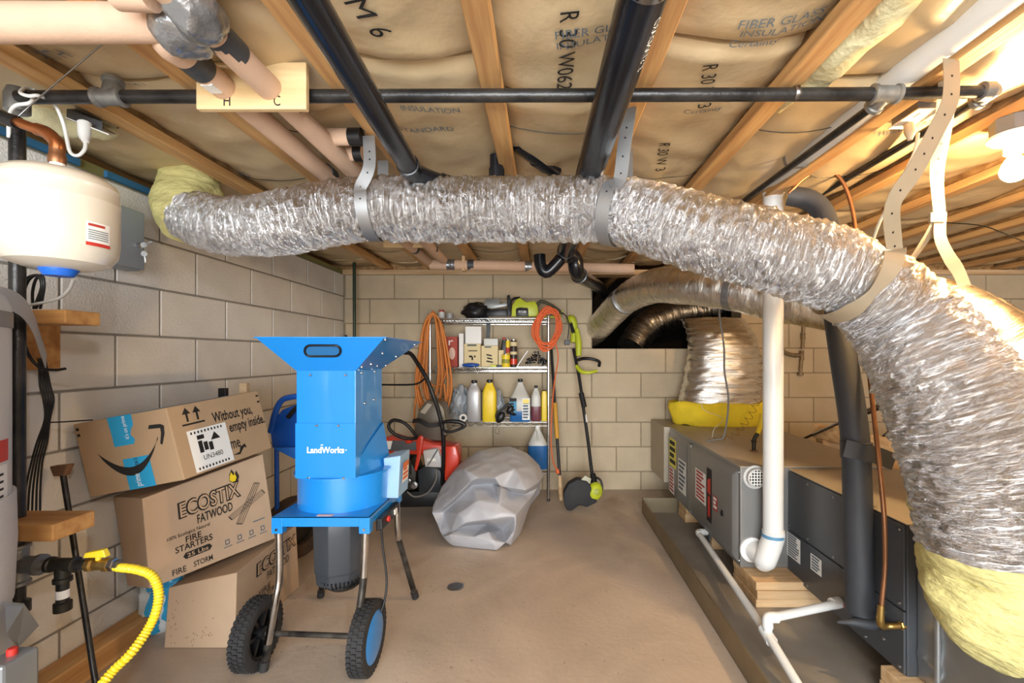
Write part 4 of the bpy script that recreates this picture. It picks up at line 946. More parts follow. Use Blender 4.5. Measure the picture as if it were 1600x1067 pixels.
# seismic strap from heater to the wall
t = thing('seismic_strap', 'wide grey metal strap curving from the heater to the wall', 'strap', P(40, 480, 1.1))
MB().ribbon(catmull([P(-30, 462, .98), P(8, 466, 1.05), P(35, 480, 1.12), P(52, 505, 1.2), P(62, 535, 1.3), P(72, 565, 1.42)], 6), (-.1, .1, 1), .05, .0018).obj('strap', M('strap_dull', '#b7b9bb', .5, .1), t, smooth=40)
t = thing('sheet_flap', 'bent grey sheet metal flap beside the heater skirt', 'metal flap', P(45, 985, 1.0))
MB().add([P(8, 948, .98), P(38, 945, 1.02), P(60, 978, 1.05), P(28, 1012, 1.0), P(10, 990, .97)], [(0, 1, 2, 3, 4)]).prism([P(5, 940, .985), P(36, 943, 1.025), P(60, 978, 1.055), P(30, 1010, 1.0)], (0, .0015, 0)).obj('flap', STRAP, t)
# timber brackets on the wall behind the riser
t = thing('wall_bracket', 'upper orange stained timber bracket on the left wall behind the riser', 'bracket', P(40, 575, 1.45))
MB().box(XL+.001, XL+.04, 1.32, 1.52, P(0, 578, 1.45).z, P(0, 500, 1.45).z).obj('back_plate', ORWOOD, t, bevel=.003)
a, b = P(8, 494, 1.27), P(108, 494, 1.27); MB().box(XL+.04, b.x, 1.26, 1.36, P(0, 506, 1.27).z, P(0, 484, 1.27).z).obj('arm', ORWOOD, t, bevel=.003)
t = thing('wall_bracket', 'lower timber shelf bracket around the riser above the gas tee', 'bracket', P(40, 850, 1.3))
MB().box(XL+.001, XL+.04, 1.26, 1.36, P(0, 868, 1.30).z, P(0, 800, 1.30).z).obj('back_plate', ORWOOD, t, bevel=.003)
b = P(108, 815, 1.20); mb = MB()
zt, zb_ = P(0, 803, 1.24).z, P(0, 828, 1.24).z
mb.box(XL+.04, b.x, RY-.055, RY+.055, zb_, zt); mb.obj('arm', ORWOOD, t, bevel=.003)
# cables down the wall
wx = XL+.02
def cable(label, pts, r, mat, n=8, name='cable', cat='cable', group=None):
    mb = MB(); mb.tube(pts, r, 8, n); return tag(mb.obj(name, mat, None, smooth=60), label, cat, group)
tt = thing('cable_bundle', 'bundle of black cables tied together against the left wall', 'cables', P(60, 780, 1.42))
for k in range(5):
    o_ = (k-2)*4.0; e_ = (k-2)*7
    MB().tube([P(66+o_*.6, 560, 1.45+.004*k), P(70+o_, 600, 1.45), P(76+o_, 625, 1.45), P(74+o_*.5, 655, 1.45), P(66+o_, 690, 1.45), P(58+e_*.6, 720, 1.45), P(52+e_*.8, 760, 1.45), P(50+e_*.9, 800, 1.45)], .0026, 8, 6).obj('cable', BWIRE, tt, smooth=60)
MB().tube([P(73, 660, 1.44), P(100, 659, 1.44), P(145, 656, 1.46)], .0022, 6, 3).obj('zip_tie', BWIRE, tt)
cable('black cable with a frayed copper end sticking out beside the upper bracket', [P(35, 500, 1.3), P(37, 530, 1.32), P(45, 555, 1.36), P(62, 574, 1.38), P(85, 578, 1.38), P(102, 576, 1.38)], .0042, BWIRE)
tt = thing('cable_loops', 'black and brown cable loops hanging below the cream tank', 'cables', P(50, 480, 1.25))
for k, (ax_, w_) in enumerate(((52, 14), (60, 9), (47, 18))):
    MB().tube([P(ax_-w_, 478, 1.28), P(ax_-w_, 455, 1.27), P(ax_-w_*.4, 436, 1.26), P(ax_+w_*.6, 430, 1.26), P(ax_+w_, 445, 1.26), P(ax_+w_*.7, 465, 1.27), P(ax_+w_*.3, 482, 1.28)], .0034, 8, 6).obj('loop', BWIRE if k else DARKM, tt, smooth=60)
cable('grey cable drooping from the cream tank back to the riser', [P(115, 436, 1.22), P(108, 452, 1.24), P(92, 466, 1.26), P(60, 474, 1.27), P(30, 478, 1.27), P(15, 470, 1.26)], .0042, M('pale_cable', '#bdb9b0', .5))
# outlet at the upper left, plug and cord
t = thing('outlet', 'white outlet plate on a joist at the upper left', 'outlet', P(140, 198, 1.29)); c = P(142, 197, 1.29)
MB().hexa([P(102, 184, 1.30), P(170, 211, 1.30), P(182, 211, 1.46), P(132, 183, 1.46), P(102, 182.5, 1.30), P(170, 209.5, 1.30), P(182, 209.5, 1.46), P(132, 181.5, 1.46)]).obj('plate', WHITE, t)
MB().hexa([P(104, 186, 1.32), P(160, 206, 1.32), P(160, 204, 1.46), P(128, 180, 1.46), P(104, 170, 1.34), P(160, 190, 1.34), P(160, 190, 1.46), P(128, 170, 1.46)]).obj('box', GREYP, t)
t = thing('power_cord', 'white plug and cord looping from the upper left outlet', 'cord', P(132, 240, 1.28))
MB().tube([P(132, 193, 1.30), P(132, 212, 1.29), P(134, 222, 1.28)], [.016, .014, .007], 12, 3).obj('plug', WHITE, t, smooth=50)
MB().tube([P(134, 222, 1.28), P(132, 234, 1.275), P(122, 243, 1.27), P(110, 238, 1.265), P(104, 215, 1.26), P(98, 190, 1.25), P(85, 163, 1.235), P(62, 150, 1.18), P(45, 150, 1.17), P(32, 145, 1.17), P(40, 138, 1.2), P(55, 142, 1.22), P(48, 160, 1.175), P(25, 165, 1.17), P(15, 180, 1.19), P(14, 215, 1.2)], .0045, 8, 6).obj('cord', WHITE, t, smooth=60)
cable('thin perforated hanger wire stretched diagonally at the upper left', [P(22, 188, 1.12), P(62, 152, 1.12), P(165, 64, 1.05)], .0018, STEEL, 3, 'hanger_wire', 'wire')

# ------------------------------------------------------------------ cardboard boxes
def carton(name, label, L, Mi, Rr, mat, bulge=0.0):
    """L, Mi, Rr: (top pixel, bottom pixel, depth) of the left, middle and right upright edges; the hidden edge completes the box"""
    e = [(P(*q[0], q[2]), P(*q[1], q[2])) for q in (L, Mi, Rr)]
    bt, bb = e[0][0]+e[2][0]-e[1][0], e[0][1]+e[2][1]-e[1][1]
    t = thing(name, label, 'box', (e[1][1]+bb)/2)
    hx_ = [e[0][1], e[1][1], e[2][1], bb, e[0][0], e[1][0], e[2][0], bt]
    fixn(MB().hexa(hx_).obj('carton', mat, t, bevel=.003))
    ql = [e[0][1], e[1][1], e[1][0], e[0][0]]; qr = [e[1][1], e[2][1], e[2][0], e[1][0]]
    return t, ql, qr, hx_
# top box
t, ql, qr, hx_ = carton('cardboard_box', 'tilted brown box with a curved arrow and blue tape, topmost of the stack', ((114, 663), (141, 777), 1.57), ((259, 637), (288, 750), 1.60), ((403, 610), (425, 700), 1.99), CARD)
tp = print_poly('blue_tape', [[(.37, .78), (.36, 1.0), (.62, 1.0), (.62, .86), (.585, .80), (.565, .73), (.60, .66), (.58, .60), (.37, .60)]], ql, TAPEB, t)
print_poly('blue_tape', [[(.42, 0), (.70, 0), (.70, .42), (.42, .42)]], ql, TAPEB, t); 
MB().hexa([hx_[4].lerp(hx_[5], .36)+Vector((0, 0, .0005)), hx_[4].lerp(hx_[5], .62)+Vector((0, 0, .0005)), hx_[7].lerp(hx_[6], .62)+Vector((0, 0, .0005)), hx_[7].lerp(hx_[6], .36)+Vector((0, 0, .0005)), hx_[4].lerp(hx_[5], .36)+Vector((0, 0, .0012)), hx_[4].lerp(hx_[5], .62)+Vector((0, 0, .0012)), hx_[7].lerp(hx_[6], .62)+Vector((0, 0, .0012)), hx_[7].lerp(hx_[6], .36)+Vector((0, 0, .0012))]).obj('blue_tape', TAPEB, t)
def vtext(s, q, rect, mat, parent, off=.002):
    V, F = text_verts(s); lo, hi = V.min(0), V.max(0); a = (V[:, 0]-lo[0])/(hi[0]-lo[0]); b = (V[:, 1]-lo[1])/(hi[1]-lo[1])
    st = np.stack([rect[2]-b*(rect[2]-rect[0]), rect[1]+a*(rect[3]-rect[1])], 1); mk('lettering', on_quad(q, st, off), F, mat, parent)
vtext("it's on prime", ql, (.50, .68, .56, .99), INKW, t); vtext('and now it', ql, (.52, .22, .58, .41), INK, t); vtext('prime', ql, (.50, .03, .58, .20), INKW, t)
# smile arrow
sm = []; n = 18
for i in range(n+1):
    s = i/n; sm.append((.18+.66*s, .56-.31*math.sin(math.pi*min(1, s*.96))**.9+.10*s))
lo_ = [(.18+.66*i/n, .56-.44*math.sin(math.pi*min(1, (i/n)*.98))**.8+.13*(i/n)) for i in range(n+1)]
print_poly('arrow_mark', [[sm[i], lo_[i], lo_[i+1], sm[i+1]] for i in range(n)]+[[(.76, .76), (.78, .81), (.90, .80), (.90, .745)], [(.90, .80), (.935, .77), (.92, .66), (.87, .52), (.85, .54), (.885, .68), (.89, .745)]], ql, INK, t)
print_poly('corner_marks', rects((.02, .90, .05, .94), (.02, .82, .05, .86)), ql, INK, t)
print_text('lettering', 'Without you,', qr, (.40, .60, .86, .80), INK, t, bold=.02); print_text('lettering', 'empty inside.', qr, (.55, .40, .985, .60), INK, t, bold=.02)
print_text('lettering', 'me', qr, (.52, .19, .63, .31), INK, t, bold=.01); print_poly('small_arrow', [[(.52, .10), (.60, .08), (.66, .17), (.69, .15), (.68, .22), (.62, .19), (.60, .12)]], qr, INK, t)
print_poly('up_arrows', rects((.10, .70, .32, .725), (.15, .75, .17, .88), (.25, .75, .27, .88))+[[(.12, .86), (.20, .86), (.16, .95)], [(.22, .86), (.30, .86), (.26, .95)]], qr, INK, t)
print_poly('corner_marks', rects((.95, .90, .98, .93), (.95, .80, .98, .83)), qr, INK, t)
lb = print_poly('shipping_label', rects((.12, .03, .52, .62)), qr, PAPERW, t, .0015)
print_text('lettering', 'UN3480', qr, (.22, .17, .42, .24), INK, lb, .0024); print_poly('battery_icon', rects((.20, .28, .24, .45)), qr, INK, lb, .0024); print_poly('battery_icon', rects((.25, .30, .29, .42)), qr, INK, lb, .0024); print_poly('battery_icon', rects((.30, .28, .34, .40)), qr, INK, lb, .0024); print_poly('battery_icon', rects((.20, .47, .27, .53)), qr, INK, lb, .0024); print_poly('flame_icon', [[(.33, .42), (.43, .42), (.38, .53)]], qr, INK, lb, .0024); tag(print_poly('barcode', rects(*[(.15+.034*k, .055, .165+.034*k, .09) for k in range(10)]), qr, INK, lb, .0024), kind='stuff'); tag(print_poly('barcode', rects(*[(.15+.034*k, .56, .165+.034*k, .595) for k in range(10)]), qr, INK, lb, .0024), kind='stuff')
# middle box
t, ql, qr, hx_ = carton('cardboard_box', 'tilted printed firewood box with bold lettering, in the middle of the stack', ((176, 776), (199, 915), 1.75), ((222, 779), (234, 920), 1.625), ((411, 709), (430, 841), 2.0), CARDP)
def ptx(s, r, m=INK, b=0.0): return print_text('lettering', s, qr, r, m, t, bold=b)
mid = M('box_outline_fill', '#c2a181', .8)
print_text('lettering', 'ECOSTIX', qr, (.235, .62, .745, .81), INK, t, bold=.055); print_text('lettering', 'ECOSTIX', qr, (.25, .635, .73, .795), mid, t, .002, bold=-.0)
ptx('FATWOOD', (.37, .50, .66, .60), b=.01); ptx('100% Ecologica Natural', (.14, .42, .46, .47)); ptx('FIRE', (.27, .345, .39, .41), b=.01); ptx('STARTERS', (.19, .265, .47, .335), b=.01)
print_poly('weight_badge', [[(.26, .165), (.44, .165), (.46, .20), (.44, .235), (.26, .235), (.24, .20)]], qr, INK, t); print_text('lettering', '25 Lbs', qr, (.27, .178, .43, .222), mid, t, .002, .01)
ptx('FIRE', (.155, .035, .255, .10), b=.01); ptx('STORM', (.31, .045, .455, .105), b=.01)
fl = [(.66, .84), (.69, .80), (.73, .80), (.75, .85), (.73, .93), (.715, .89), (.69, .96), (.665, .90)]
print_poly('flame_mark', [fl], qr, INK, t); print_poly('flame_fill', [[(.695+(x-.705)*.7, .865+(y-.87)*.72) for x, y in fl]], qr, YELLOWP, t, .002)
def stick(p0, p1, wd):
    p0 = np.array(p0); p1 = np.array(p1); d = p1-p0; n_ = np.array([-d[1], d[0]]); n_ = n_/np.linalg.norm(n_)*wd; out = []
    for f in (-1, -.3, .4, 1):
        a_ = p0+n_*f; b_ = p1+n_*f; e_ = n_*.09; out.append([tuple(a_-e_), tuple(b_-e_), tuple(b_+e_), tuple(a_+e_)])
    for q_ in (p0, p1): e_ = d/np.linalg.norm(d)*.004; out.append([tuple(q_-n_-e_), tuple(q_+n_-e_), tuple(q_+n_+e_), tuple(q_-n_+e_)])
    return out
print_poly('stick_drawing', stick((.70, .32), (.90, .70), .028)+stick((.63, .42), (.95, .58), .028), qr, INK, t)
ic = []
for k in range(4): ic += rects((.565+.105*k, .19, .60+.105*k, .20), (.565+.105*k, .145, .60+.105*k, .155), (.565+.105*k, .15, .572+.105*k, .2), (.595+.105*k, .15, .602+.105*k, .2), (.55+.105*k, .115, .62+.105*k, .125))
print_poly('small_icons', ic+rects((.82, .275, .93, .287)), qr, INKB, t)
# lower box on the floor
t = thing('cardboard_box', 'dented printed firewood box on the floor, lowest of the stack', 'box', (-1.30, 1.95, 0))
X0, X1, Y0, Y1 = -1.44, -1.172, 1.73, 2.19
hx_ = [Vector(q) for q in ((X0, Y0, .001), (X1, Y0, .001), (X1, Y1, .001), (X0, Y1, .001), (X0+.01, Y0+.01, .225), (X1+.005, Y0+.005, .285), (X1-.01, Y1-.01, .30), (X0, Y1, .225))]
MB().hexa(hx_).obj('carton', CARDP, t, bevel=.004)
qr = [hx_[1], hx_[2], hx_[6], hx_[5]]; ql = [hx_[0], hx_[1], hx_[5], hx_[4]]
print_text('lettering', 'ECOSTIX', qr, (.28, .70, .97, .90), INK, t, bold=.05); print_text('lettering', 'ECOSTIX', qr, (.30, .72, .95, .885), mid, t, .002); print_text('lettering', 'FATWOOD', qr, (.45, .55, .82, .66), INK, t)
print_text('lettering', 'FIRE', qr, (.32, .40, .5, .48), INK, t); print_text('lettering', 'STARTERS', qr, (.25, .31, .6, .39), INK, t); print_poly('weight_badge', rects((.28, .20, .56, .28)), qr, INK, t)
random.seed(4); print_poly('scuffs', rects(*[(a_, b_, a_+.012, b_+.018) for a_, b_ in [(random.choice((.1, .35, .42, .55, .66))+random.gauss(0, .03), random.uniform(.03, .75)) for _ in range(70)]]), ql, M('scuff', '#7d6650', .9), t, .0008)
# blue and white bag between the box and the wall
def pillow(name, label, cat, quad, thick, mat, stripes=(), n=20, amp=.012):
    c = [np.array(q) for q in quad]; nrm = np.cross(c[1]-c[0], c[3]-c[0]); nrm /= np.linalg.norm(nrm); mb = MB()
    t = thing(name, label, cat, Vector((c[0]+c[1])/2))
    def surf(sg):
        def fn(s, q):
            p = c[0]*(1-s)*(1-q)+c[1]*s*(1-q)+c[2]*s*q+c[3]*(1-s)*q
            b = (max(0, math.sin(math.pi*s))*max(0, math.sin(math.pi*q)))**.45
            return tuple(p+nrm*sg*thick*b*(1+.25*noise.noise(Vector((s*5, q*4, sg))))+np.array(noise.noise_vector(Vector((s*8, q*8, sg))))*amp*b)
        return fn
    m = MB().grid(surf(1), n, n); m.grid(surf(-1), n, n); fixn(m.obj('bag', mat, t, smooth=60))
    for (s0, s1, mt_) in stripes:
        f = surf(1); MB().grid(lambda s, q: tuple(np.array(f(s0+(s1-s0)*s, .02+.96*q))+nrm*.002), 8, n).obj('printed_stripe', mt_, t, smooth=60)
    return t, surf(1), nrm
bq = [P(213, 1003, 1.80), P(290, 975, 1.86), P(288, 880, 1.88), P(220, 885, 1.86)]
t, sf, nb = pillow('pellet_bag', 'blue and white plastic bag wedged behind the lowest box', 'bag', bq, .05, M('bag_white', '#d7dde0', .3, bump=.4, bscale=25), ((.28, .52, TAPEB), (.66, .98, TAPEB)), amp=.02)
# poker leaning on the wall
a, b = P(98, 738, 1.50), P(160, 1040, 1.36); t = thing('pry_bar', 'black steel bar with a rusty head leaning on the left wall', 'bar', b)
b.z = .006
MB().tube([a, b], .008, 10).obj('shaft', BLACKIRON, t, smooth=50)
MB().hexa([a+Vector((-.022, -.01, -.012)), a+Vector((.014, -.01, -.01)), a+Vector((.014, .012, -.01)), a+Vector((-.022, .012, -.012)), a+Vector((-.032, -.013, .022)), a+Vector((.028, -.013, .028)), a+Vector((.028, .014, .028)), a+Vector((-.032, .014, .022))]).obj('head', RUSTY, t, bevel=.004)
# two stakes poking up behind the boxes
for (u, v, mt_, lb_) in ((382, 605, LUMBER, 'wooden stake end poking up behind the top box'), (349, 613, BLACKP, 'black peg end poking up behind the top box')):
    c = P(u, v, 2.15); tag(MB().box(c.x-.017, c.x+.017, c.y-.012, c.y+.012, .001, c.z+.02).obj('stake', mt_, None, bevel=.002), lb_, 'stake')
# dark green pole in the back corner
t = thing('garden_pole', 'tall dark green pole standing in the back left corner', 'pole', (P(554, 700, 3.6).x, 3.6, 0)); x = P(553, 700, 3.6).x
MB().tube([(x+.008, 3.6, .002), (x-.006, 3.62, P(552, 410, 3.62).z)], .012, 12).obj('pole', GREENP, t, smooth=50)
x = P(537, 600, 3.68).x; tag(MB().tube([(x, 3.7, .002), (x, 3.72, P(0, 523, 3.7).z)], .008, 8).obj('rod', BLACKP, None, smooth=50), 'slim dark rod in the back left corner behind the blue hopper', 'rod')

# ------------------------------------------------------------------ the blue chipper shredder
ch = thing('wood_chipper', 'bright blue electric wood chipper with a flared hopper on two wheels', 'wood chipper', (-.78, 1.78, 0))
DX0, DX1, DY0, DY1, DZ = -.952, -.612, 1.60, 1.96, .545
dk = MB(); dk.box(DX0, DX1, DY0, DY1, DZ-.006, DZ).box(DX0, DX1, DY0, DY0+.004, DZ-.036, DZ).box(DX1-.004, DX1, DY0, DY1, DZ-.036, DZ).box(DX0, DX0+.004, DY0, DY1, DZ-.036, DZ).box(DX0, DX1, DY1-.004, DY1, DZ-.036, DZ)
deck = dk.obj('deck', BLUE, ch, bevel=.0015, bseg=1)
for (x, y) in ((DX0, DY0), (DX1, DY0), (DX1, DY1), (DX0, DY1)):
    sx = 1 if x == DX0 else -1; x_ = x+sx*.017; MB().box(x_-.019, x_+.019, y-.002 if y == DY0 else y-.03, y+.03 if y == DY0 else y+.002, DZ-.06, DZ-.004).obj('corner_bracket', BLUE, deck, bevel=.002)
    MB().lathe((x_, y-.002 if y == DY0 else y+.002, DZ-.045), [(.006, 0), (.005, .004)], 8, (0, -1 if y == DY0 else 1, 0)).obj('bolt', CHROME, deck)
cc_ = Vector((-.782, 1.79, DZ))
MB().lathe(cc_, [(.163, .0), (.163, .118), (.175, .119), (.175, .126), (.163, .127)], 64).obj('drum', BLUE, ch, smooth=40)
# chute body with the flared front
BX0, BX1, BY0, BY1, BZ0, BZ1 = -.886, -.674, 1.635, 1.90, DZ+.125, 1.058
bd = MB().hexa([(BX0, BY0, BZ0), (BX1, BY0, BZ0), (BX1, BY1, BZ0), (BX0, BY1, BZ0), (BX0, BY0, BZ1), (BX1, BY0, BZ1), (BX1, BY1, BZ1), (BX0, BY1, BZ1)]).obj('chute', BLUE, ch, bevel=.002)
MB().box(BX0-.0025, BX1+.001, BY0-.0035, BY0+.02, BZ0, P(0, 661, BY0).z).obj('front_cover', BLUE, ch, bevel=.001)
MB().add([(BX1, BY0+.04, BZ0), (BX1+.026, BY0+.12, BZ0), (BX1+.035, BY1, BZ0), (BX1, BY1, BZ0), (BX1, BY0+.04, BZ0+.06), (BX1+.004, BY0+.1, BZ0+.10), (BX1+.006, BY1, BZ0+.16), (BX1, BY1, BZ0+.16)], [(3, 2, 1, 0), (4, 5, 6, 7), (0, 1, 5, 4), (1, 2, 6, 5), (2, 3, 7, 6), (3, 0, 4, 7)]).obj('side_gusset', BLUE, ch, smooth=60)
def scr(x, y, z, d, r=.0055): MB().lathe((x, y, z), [(r, 0), (r, .002), (r*.55, .005)], 8, d).obj('screw', CHROME, ch, smooth=40)
for (u, v) in ((485, 586), (540, 586), (495, 665), (529, 665), (482, 747), (537, 747)): q = P(u, v, BY0-.004); scr(q.x, BY0-.0035, q.z, (0, -1, 0))
for (y, z) in ((BY0+.08, .93), (BY0+.17, .935), (BY0+.05, 1.045), (BY0+.18, 1.045), (BY0+.08, .70)): scr(BX1, y, z, (1, 0, 0))
fq_ = [Vector((BX0, BY0-.0035, BZ0)), Vector((BX1, BY0-.0035, BZ0)), Vector((BX1, BY0-.0035, BZ1)), Vector((BX0, BY0-.0035, BZ1))]
def st(u, v): q = P(u, v, BY0-.0035); return ((q.x-BX0)/(BX1-BX0), (q.z-BZ0)/(BZ1-BZ0))
a, b = st(480, 708), st(538, 698); print_text('lettering', 'LandWorks', fq_, (a[0], a[1], b[0], b[1]), INKW, ch, bold=.03)
a = st(541, 703); print_poly('small_mark', [[(a[0]+.012*math.cos(k), a[1]+.006*math.sin(k)) for k in np.linspace(0, 6.283, 12, endpoint=False)]], fq_, INKW, ch)
a = st(503, 696); print_poly('sprig_mark', [[(a[0]-.005, a[1]-.005), (a[0]+.005, a[1]-.005), (a[0]+.002, a[1]+.012), (a[0]-.002, a[1]+.012)], [(a[0], a[1]), (a[0]+.03, a[1]+.008), (a[0]+.01, a[1]+.010)], [(a[0], a[1]), (a[0]-.03, a[1]+.006), (a[0]-.01, a[1]+.009)]], fq_, INKW, ch)
# hopper: four sloping panels with a rim
HX0_, HX1_, HY0_, HY1_, HZ_ = -.975, -.540, 1.545, 2.0, 1.170
lo4 = [Vector((BX0, BY0, BZ1-.004)), Vector((BX1, BY0, BZ1-.004)), Vector((BX1, BY1, BZ1-.004)), Vector((BX0, BY1, BZ1-.004))]; hi4 = [Vector((HX0_, HY0_, HZ_)), Vector((HX1_, HY0_, HZ_)), Vector((HX1_, HY1_, HZ_-.004)), Vector((HX0_, HY1_, HZ_-.004))]
ctr = Vector((-.77, 1.77, 1.12))
hp = []
for k in range(4):
    l = (k+1) % 4; q = [lo4[k], lo4[l], hi4[l], hi4[k]]; n_ = (q[1]-q[0]).cross(q[3]-q[0]).normalized()
    if n_.dot(ctr-q[0]) < 0: n_ = -n_
    hp.append(fixn(MB().prism(q, n_*.003).obj('hopper_panel', BLUE, ch)))
    rim = (hi4[k]-hi4[l]).normalized(); MB().beam(hi4[k], hi4[l], .012, .004).obj('rim', BLUE, ch)
fp = [lo4[0], lo4[1], hi4[1], hi4[0]]; nf = (fp[1]-fp[0]).cross(fp[3]-fp[0]).normalized()
if nf.y > 0: nf = -nf
def onp(u, v):   # pixel on the front hopper panel
    r = P(u, v, 1)-Vector((0, 0, CZ)); k = (fp[0]-Vector((0, 0, CZ))).dot(nf)/r.dot(nf); return Vector((0, 0, CZ))+r*k
ov = [onp(505+29*max(-1, min(1, 1.35*math.cos(q)))*(1 if abs(math.cos(q)) < .72 else .93+.07*abs(math.sin(q))), 547.5+8.0*math.sin(q))+nf*.003 for q in np.linspace(0, 2*math.pi, 28, endpoint=False)]
def stad(u0, v0, hw, hh, n=9):
    pts = []
    for q in np.linspace(-math.pi/2, math.pi/2, n): pts.append((u0+hw-hh+hh*math.cos(q), v0+hh*math.sin(q)))
    for q in np.linspace(math.pi/2, 3*math.pi/2, n): pts.append((u0-hw+hh+hh*math.cos(q), v0+hh*math.sin(q)))
    return pts
MB().tube([onp(u, v)+nf*.002 for u, v in stad(504.5, 547.5, 28, 8.5)], .0042, 10, closed=True).obj('grip_trim', BLACKP, ch, smooth=60)
mk('grip_opening', [onp(u, v)+nf*.0015 for u, v in stad(504.5, 547.5, 27, 7.5)], [list(range(18))], M('hopper_inside', '#2a6aa0', .4), ch)
rp_ = [lo4[1], lo4[2], hi4[2], hi4[1]]; nr = Vector((1, 0, -1)).normalized()
for (a_, b_) in ((.08, .12), (.3, .55), (.3, .2), (.62, .12), (.9, .9), (.05, .95), (.85, .45), (.95, .12)):
    c = rp_[0]*(1-a_)*(1-b_)+rp_[1]*a_*(1-b_)+rp_[2]*a_*b_+rp_[3]*(1-a_)*b_; scr(c.x, c.y, c.z, nr, .005)
# motor under the deck
prof = [(.078, 0), (.088, .012), (.090, .05), (.094, .055), (.098, .20), (.100, .27)]
MB().lathe((-.795, 1.78, .235), prof, 8).obj('motor_housing', M('motor_grey', '#3c4046', .35), ch, smooth=20, bevel=.008)
vt_ = MB()
for k in range(18):
    q = math.pi*(1.05+.9*k/17); vt_ = MB().beam((-.78+.079*math.cos(q), 1.78+.079*math.sin(q), .236), (-.78+.088*math.cos(q), 1.78+.088*math.sin(q), .262), .004, .006, (0, 0, 1)); vt_.obj('cooling_fin', BLACKP, ch)
MB().lathe((-.78, 1.78, .215), [(.055, 0), (.07, .015), (.07, .022)], 24).obj('motor_cap', BLACKP, ch, smooth=40)
# legs
def leg(pts, foot=True, rust=.55):
    r = .0125; path = catmull(pts, 8); k = min(int(len(path)*rust), len(path)-4)
    g = MB().tube(path[:k+1], r, 14).obj('leg', CHROME, ch, smooth=60); MB().tube(path[k:], r, 14).obj('black_lower', M_LEG, g, smooth=60)
    if foot:
        d = Vector(path[-1]-path[-3]).normalized(); MB().tube([Vector(path[-1])-d*.03, Vector(path[-1])+d*.004], .0155, 14).obj('rubber_foot', RUBBER, g, smooth=60)
M_LEG = M('worn_black_chrome', '#141416', .3, .4, col2='#57534d', vscale=22)
leg([(DX0+.017, DY0+.012, DZ-.04), (DX0+.02, DY0+.008, .33), (DX0+.012, DY0-.004, .24), (P(412, 1048, 1.60).x, 1.60, .012)], rust=.98)
leg([(DX1-.017, DY0+.012, DZ-.04), (DX1-.022, DY0+.006, .33), (DX1-.03, DY0-.01, .22), (DX1-.045, DY0-.02, .07)], False, rust=.35)
leg([(DX1-.015, DY1-.012, DZ-.04), (DX1-.013, DY1-.01, .36), (DX1-.005, DY1+.02, .27), (P(649, 934, 2.08).x, 2.08, .012)], rust=.5)
leg([(DX0+.015, DY1-.012, DZ-.04), (DX0+.015, DY1-.01, .36), (DX0+.0, DY1+.03, .25), (P(501, 934, 2.09).x, 2.09, .012)], rust=.4)
WZ = .121
def wheel(cx, cy, face, name='wheel'):
    w_ = bpy.data.objects.new(name, None); link(w_, ch, Matrix.Translation((cx, cy, WZ)))
    o = (cx, cy, WZ); ax = (1, 0, 0)
    fixn(MB().lathe(o, [(.085, -.028), (.105, -.03), (.116, -.026), (.116, .026), (.105, .03), (.085, .028), (.085, -.028)], 64, ax, cap=False).obj('tyre', RUBBER, w_, smooth=35))
    td = MB()
    for k in range(40):
        q = 2*math.pi*k/40
        for sx in (-1, 0, 1):
            q2 = q+(math.pi/40 if sx == 0 else 0); d = Vector((0, math.cos(q2), math.sin(q2))); c = Vector(o)+d*.1175+Vector((sx*.0185, 0, 0)); td.beam(c-Vector((.0072, 0, 0)), c+Vector((.0072, 0, 0)), .010, .007, d)
    tag(td.obj('tread_lugs', RUBBER, w_), kind='stuff')
    if face > 0:
        MB().lathe(o, [(.086, .016), (.086, .026), (.07, .031), (.03, .034), (0.001, .034)], 48, ax).obj('hub_cap', BLUE, w_, smooth=50)
        MB().lathe(o, [(.084, -.02), (.084, .016)], 36, ax).obj('rim', BLACKP, w_, smooth=40)
    else:
        fixn(MB().lathe(o, [(.086, -.02), (.086, .024), (.074, .024), (.074, -.012), (.02, -.012)], 48, ax).obj('rim', BLACKP, w_, smooth=40)); MB().lathe(o, [(.022, -.02), (.022, .03), (.016, .034)], 18, ax).obj('hub', BLACKP, w_, smooth=40)
        for k in range(6):
            q = 2*math.pi*k/6; d = Vector((0, math.cos(q), math.sin(q))); MB().beam(Vector(o)+d*.02, Vector(o)+d*.078, .03, .012, d.cross(Vector((1, 0, 0)))).obj('spoke', BLACKP, w_)
WR, WL = P(573, 1008, 1.60), P(396, 1000, 1.62)
wheel(WR.x, 1.605, 1); wheel(WL.x+.006, 1.63, -1)
MB().tube([(WL.x, 1.63, WZ), (WR.x, 1.605, WZ)], .0095, 12).obj('axle', M_LEG, ch, smooth=60)
# switch box and discharge side
sw = MB().hexa([(DX1+.001, 1.66, DZ-.075), (DX1+.026, 1.66, DZ-.07), (DX1+.026, 1.86, DZ-.07), (DX1+.001, 1.86, DZ-.075), (DX1+.001, 1.66, DZ-.03), (DX1+.022, 1.66, DZ-.03), (DX1+.022, 1.86, DZ-.03), (DX1+.001, 1.86, DZ-.03)]).obj('switch_box', BLACKP, ch, bevel=.004)
MB().lathe((DX1+.024, 1.72, DZ-.05), [(.011, 0), (.011, .007), (.008, .009)], 16, (1, 0, 0)).obj('red_button', RED, sw, smooth=40); MB().box(DX1+.024, DX1+.030, 1.79, 1.815, DZ-.06, DZ-.04).obj('white_plug', WHITE, sw)
dc = MB().hexa([(-.625, 1.80, DZ+.001), (-.575, 1.80, DZ+.001), (-.575, 1.93, DZ+.001), (-.625, 1.93, DZ+.001), (-.64, 1.82, DZ+.155), (-.572, 1.82, DZ+.165), (-.572, 1.95, DZ+.165), (-.64, 1.95, DZ+.155)]).obj('discharge_cover', M('pale_blue_metal', '#8fb4d8', .35), ch, bevel=.004)
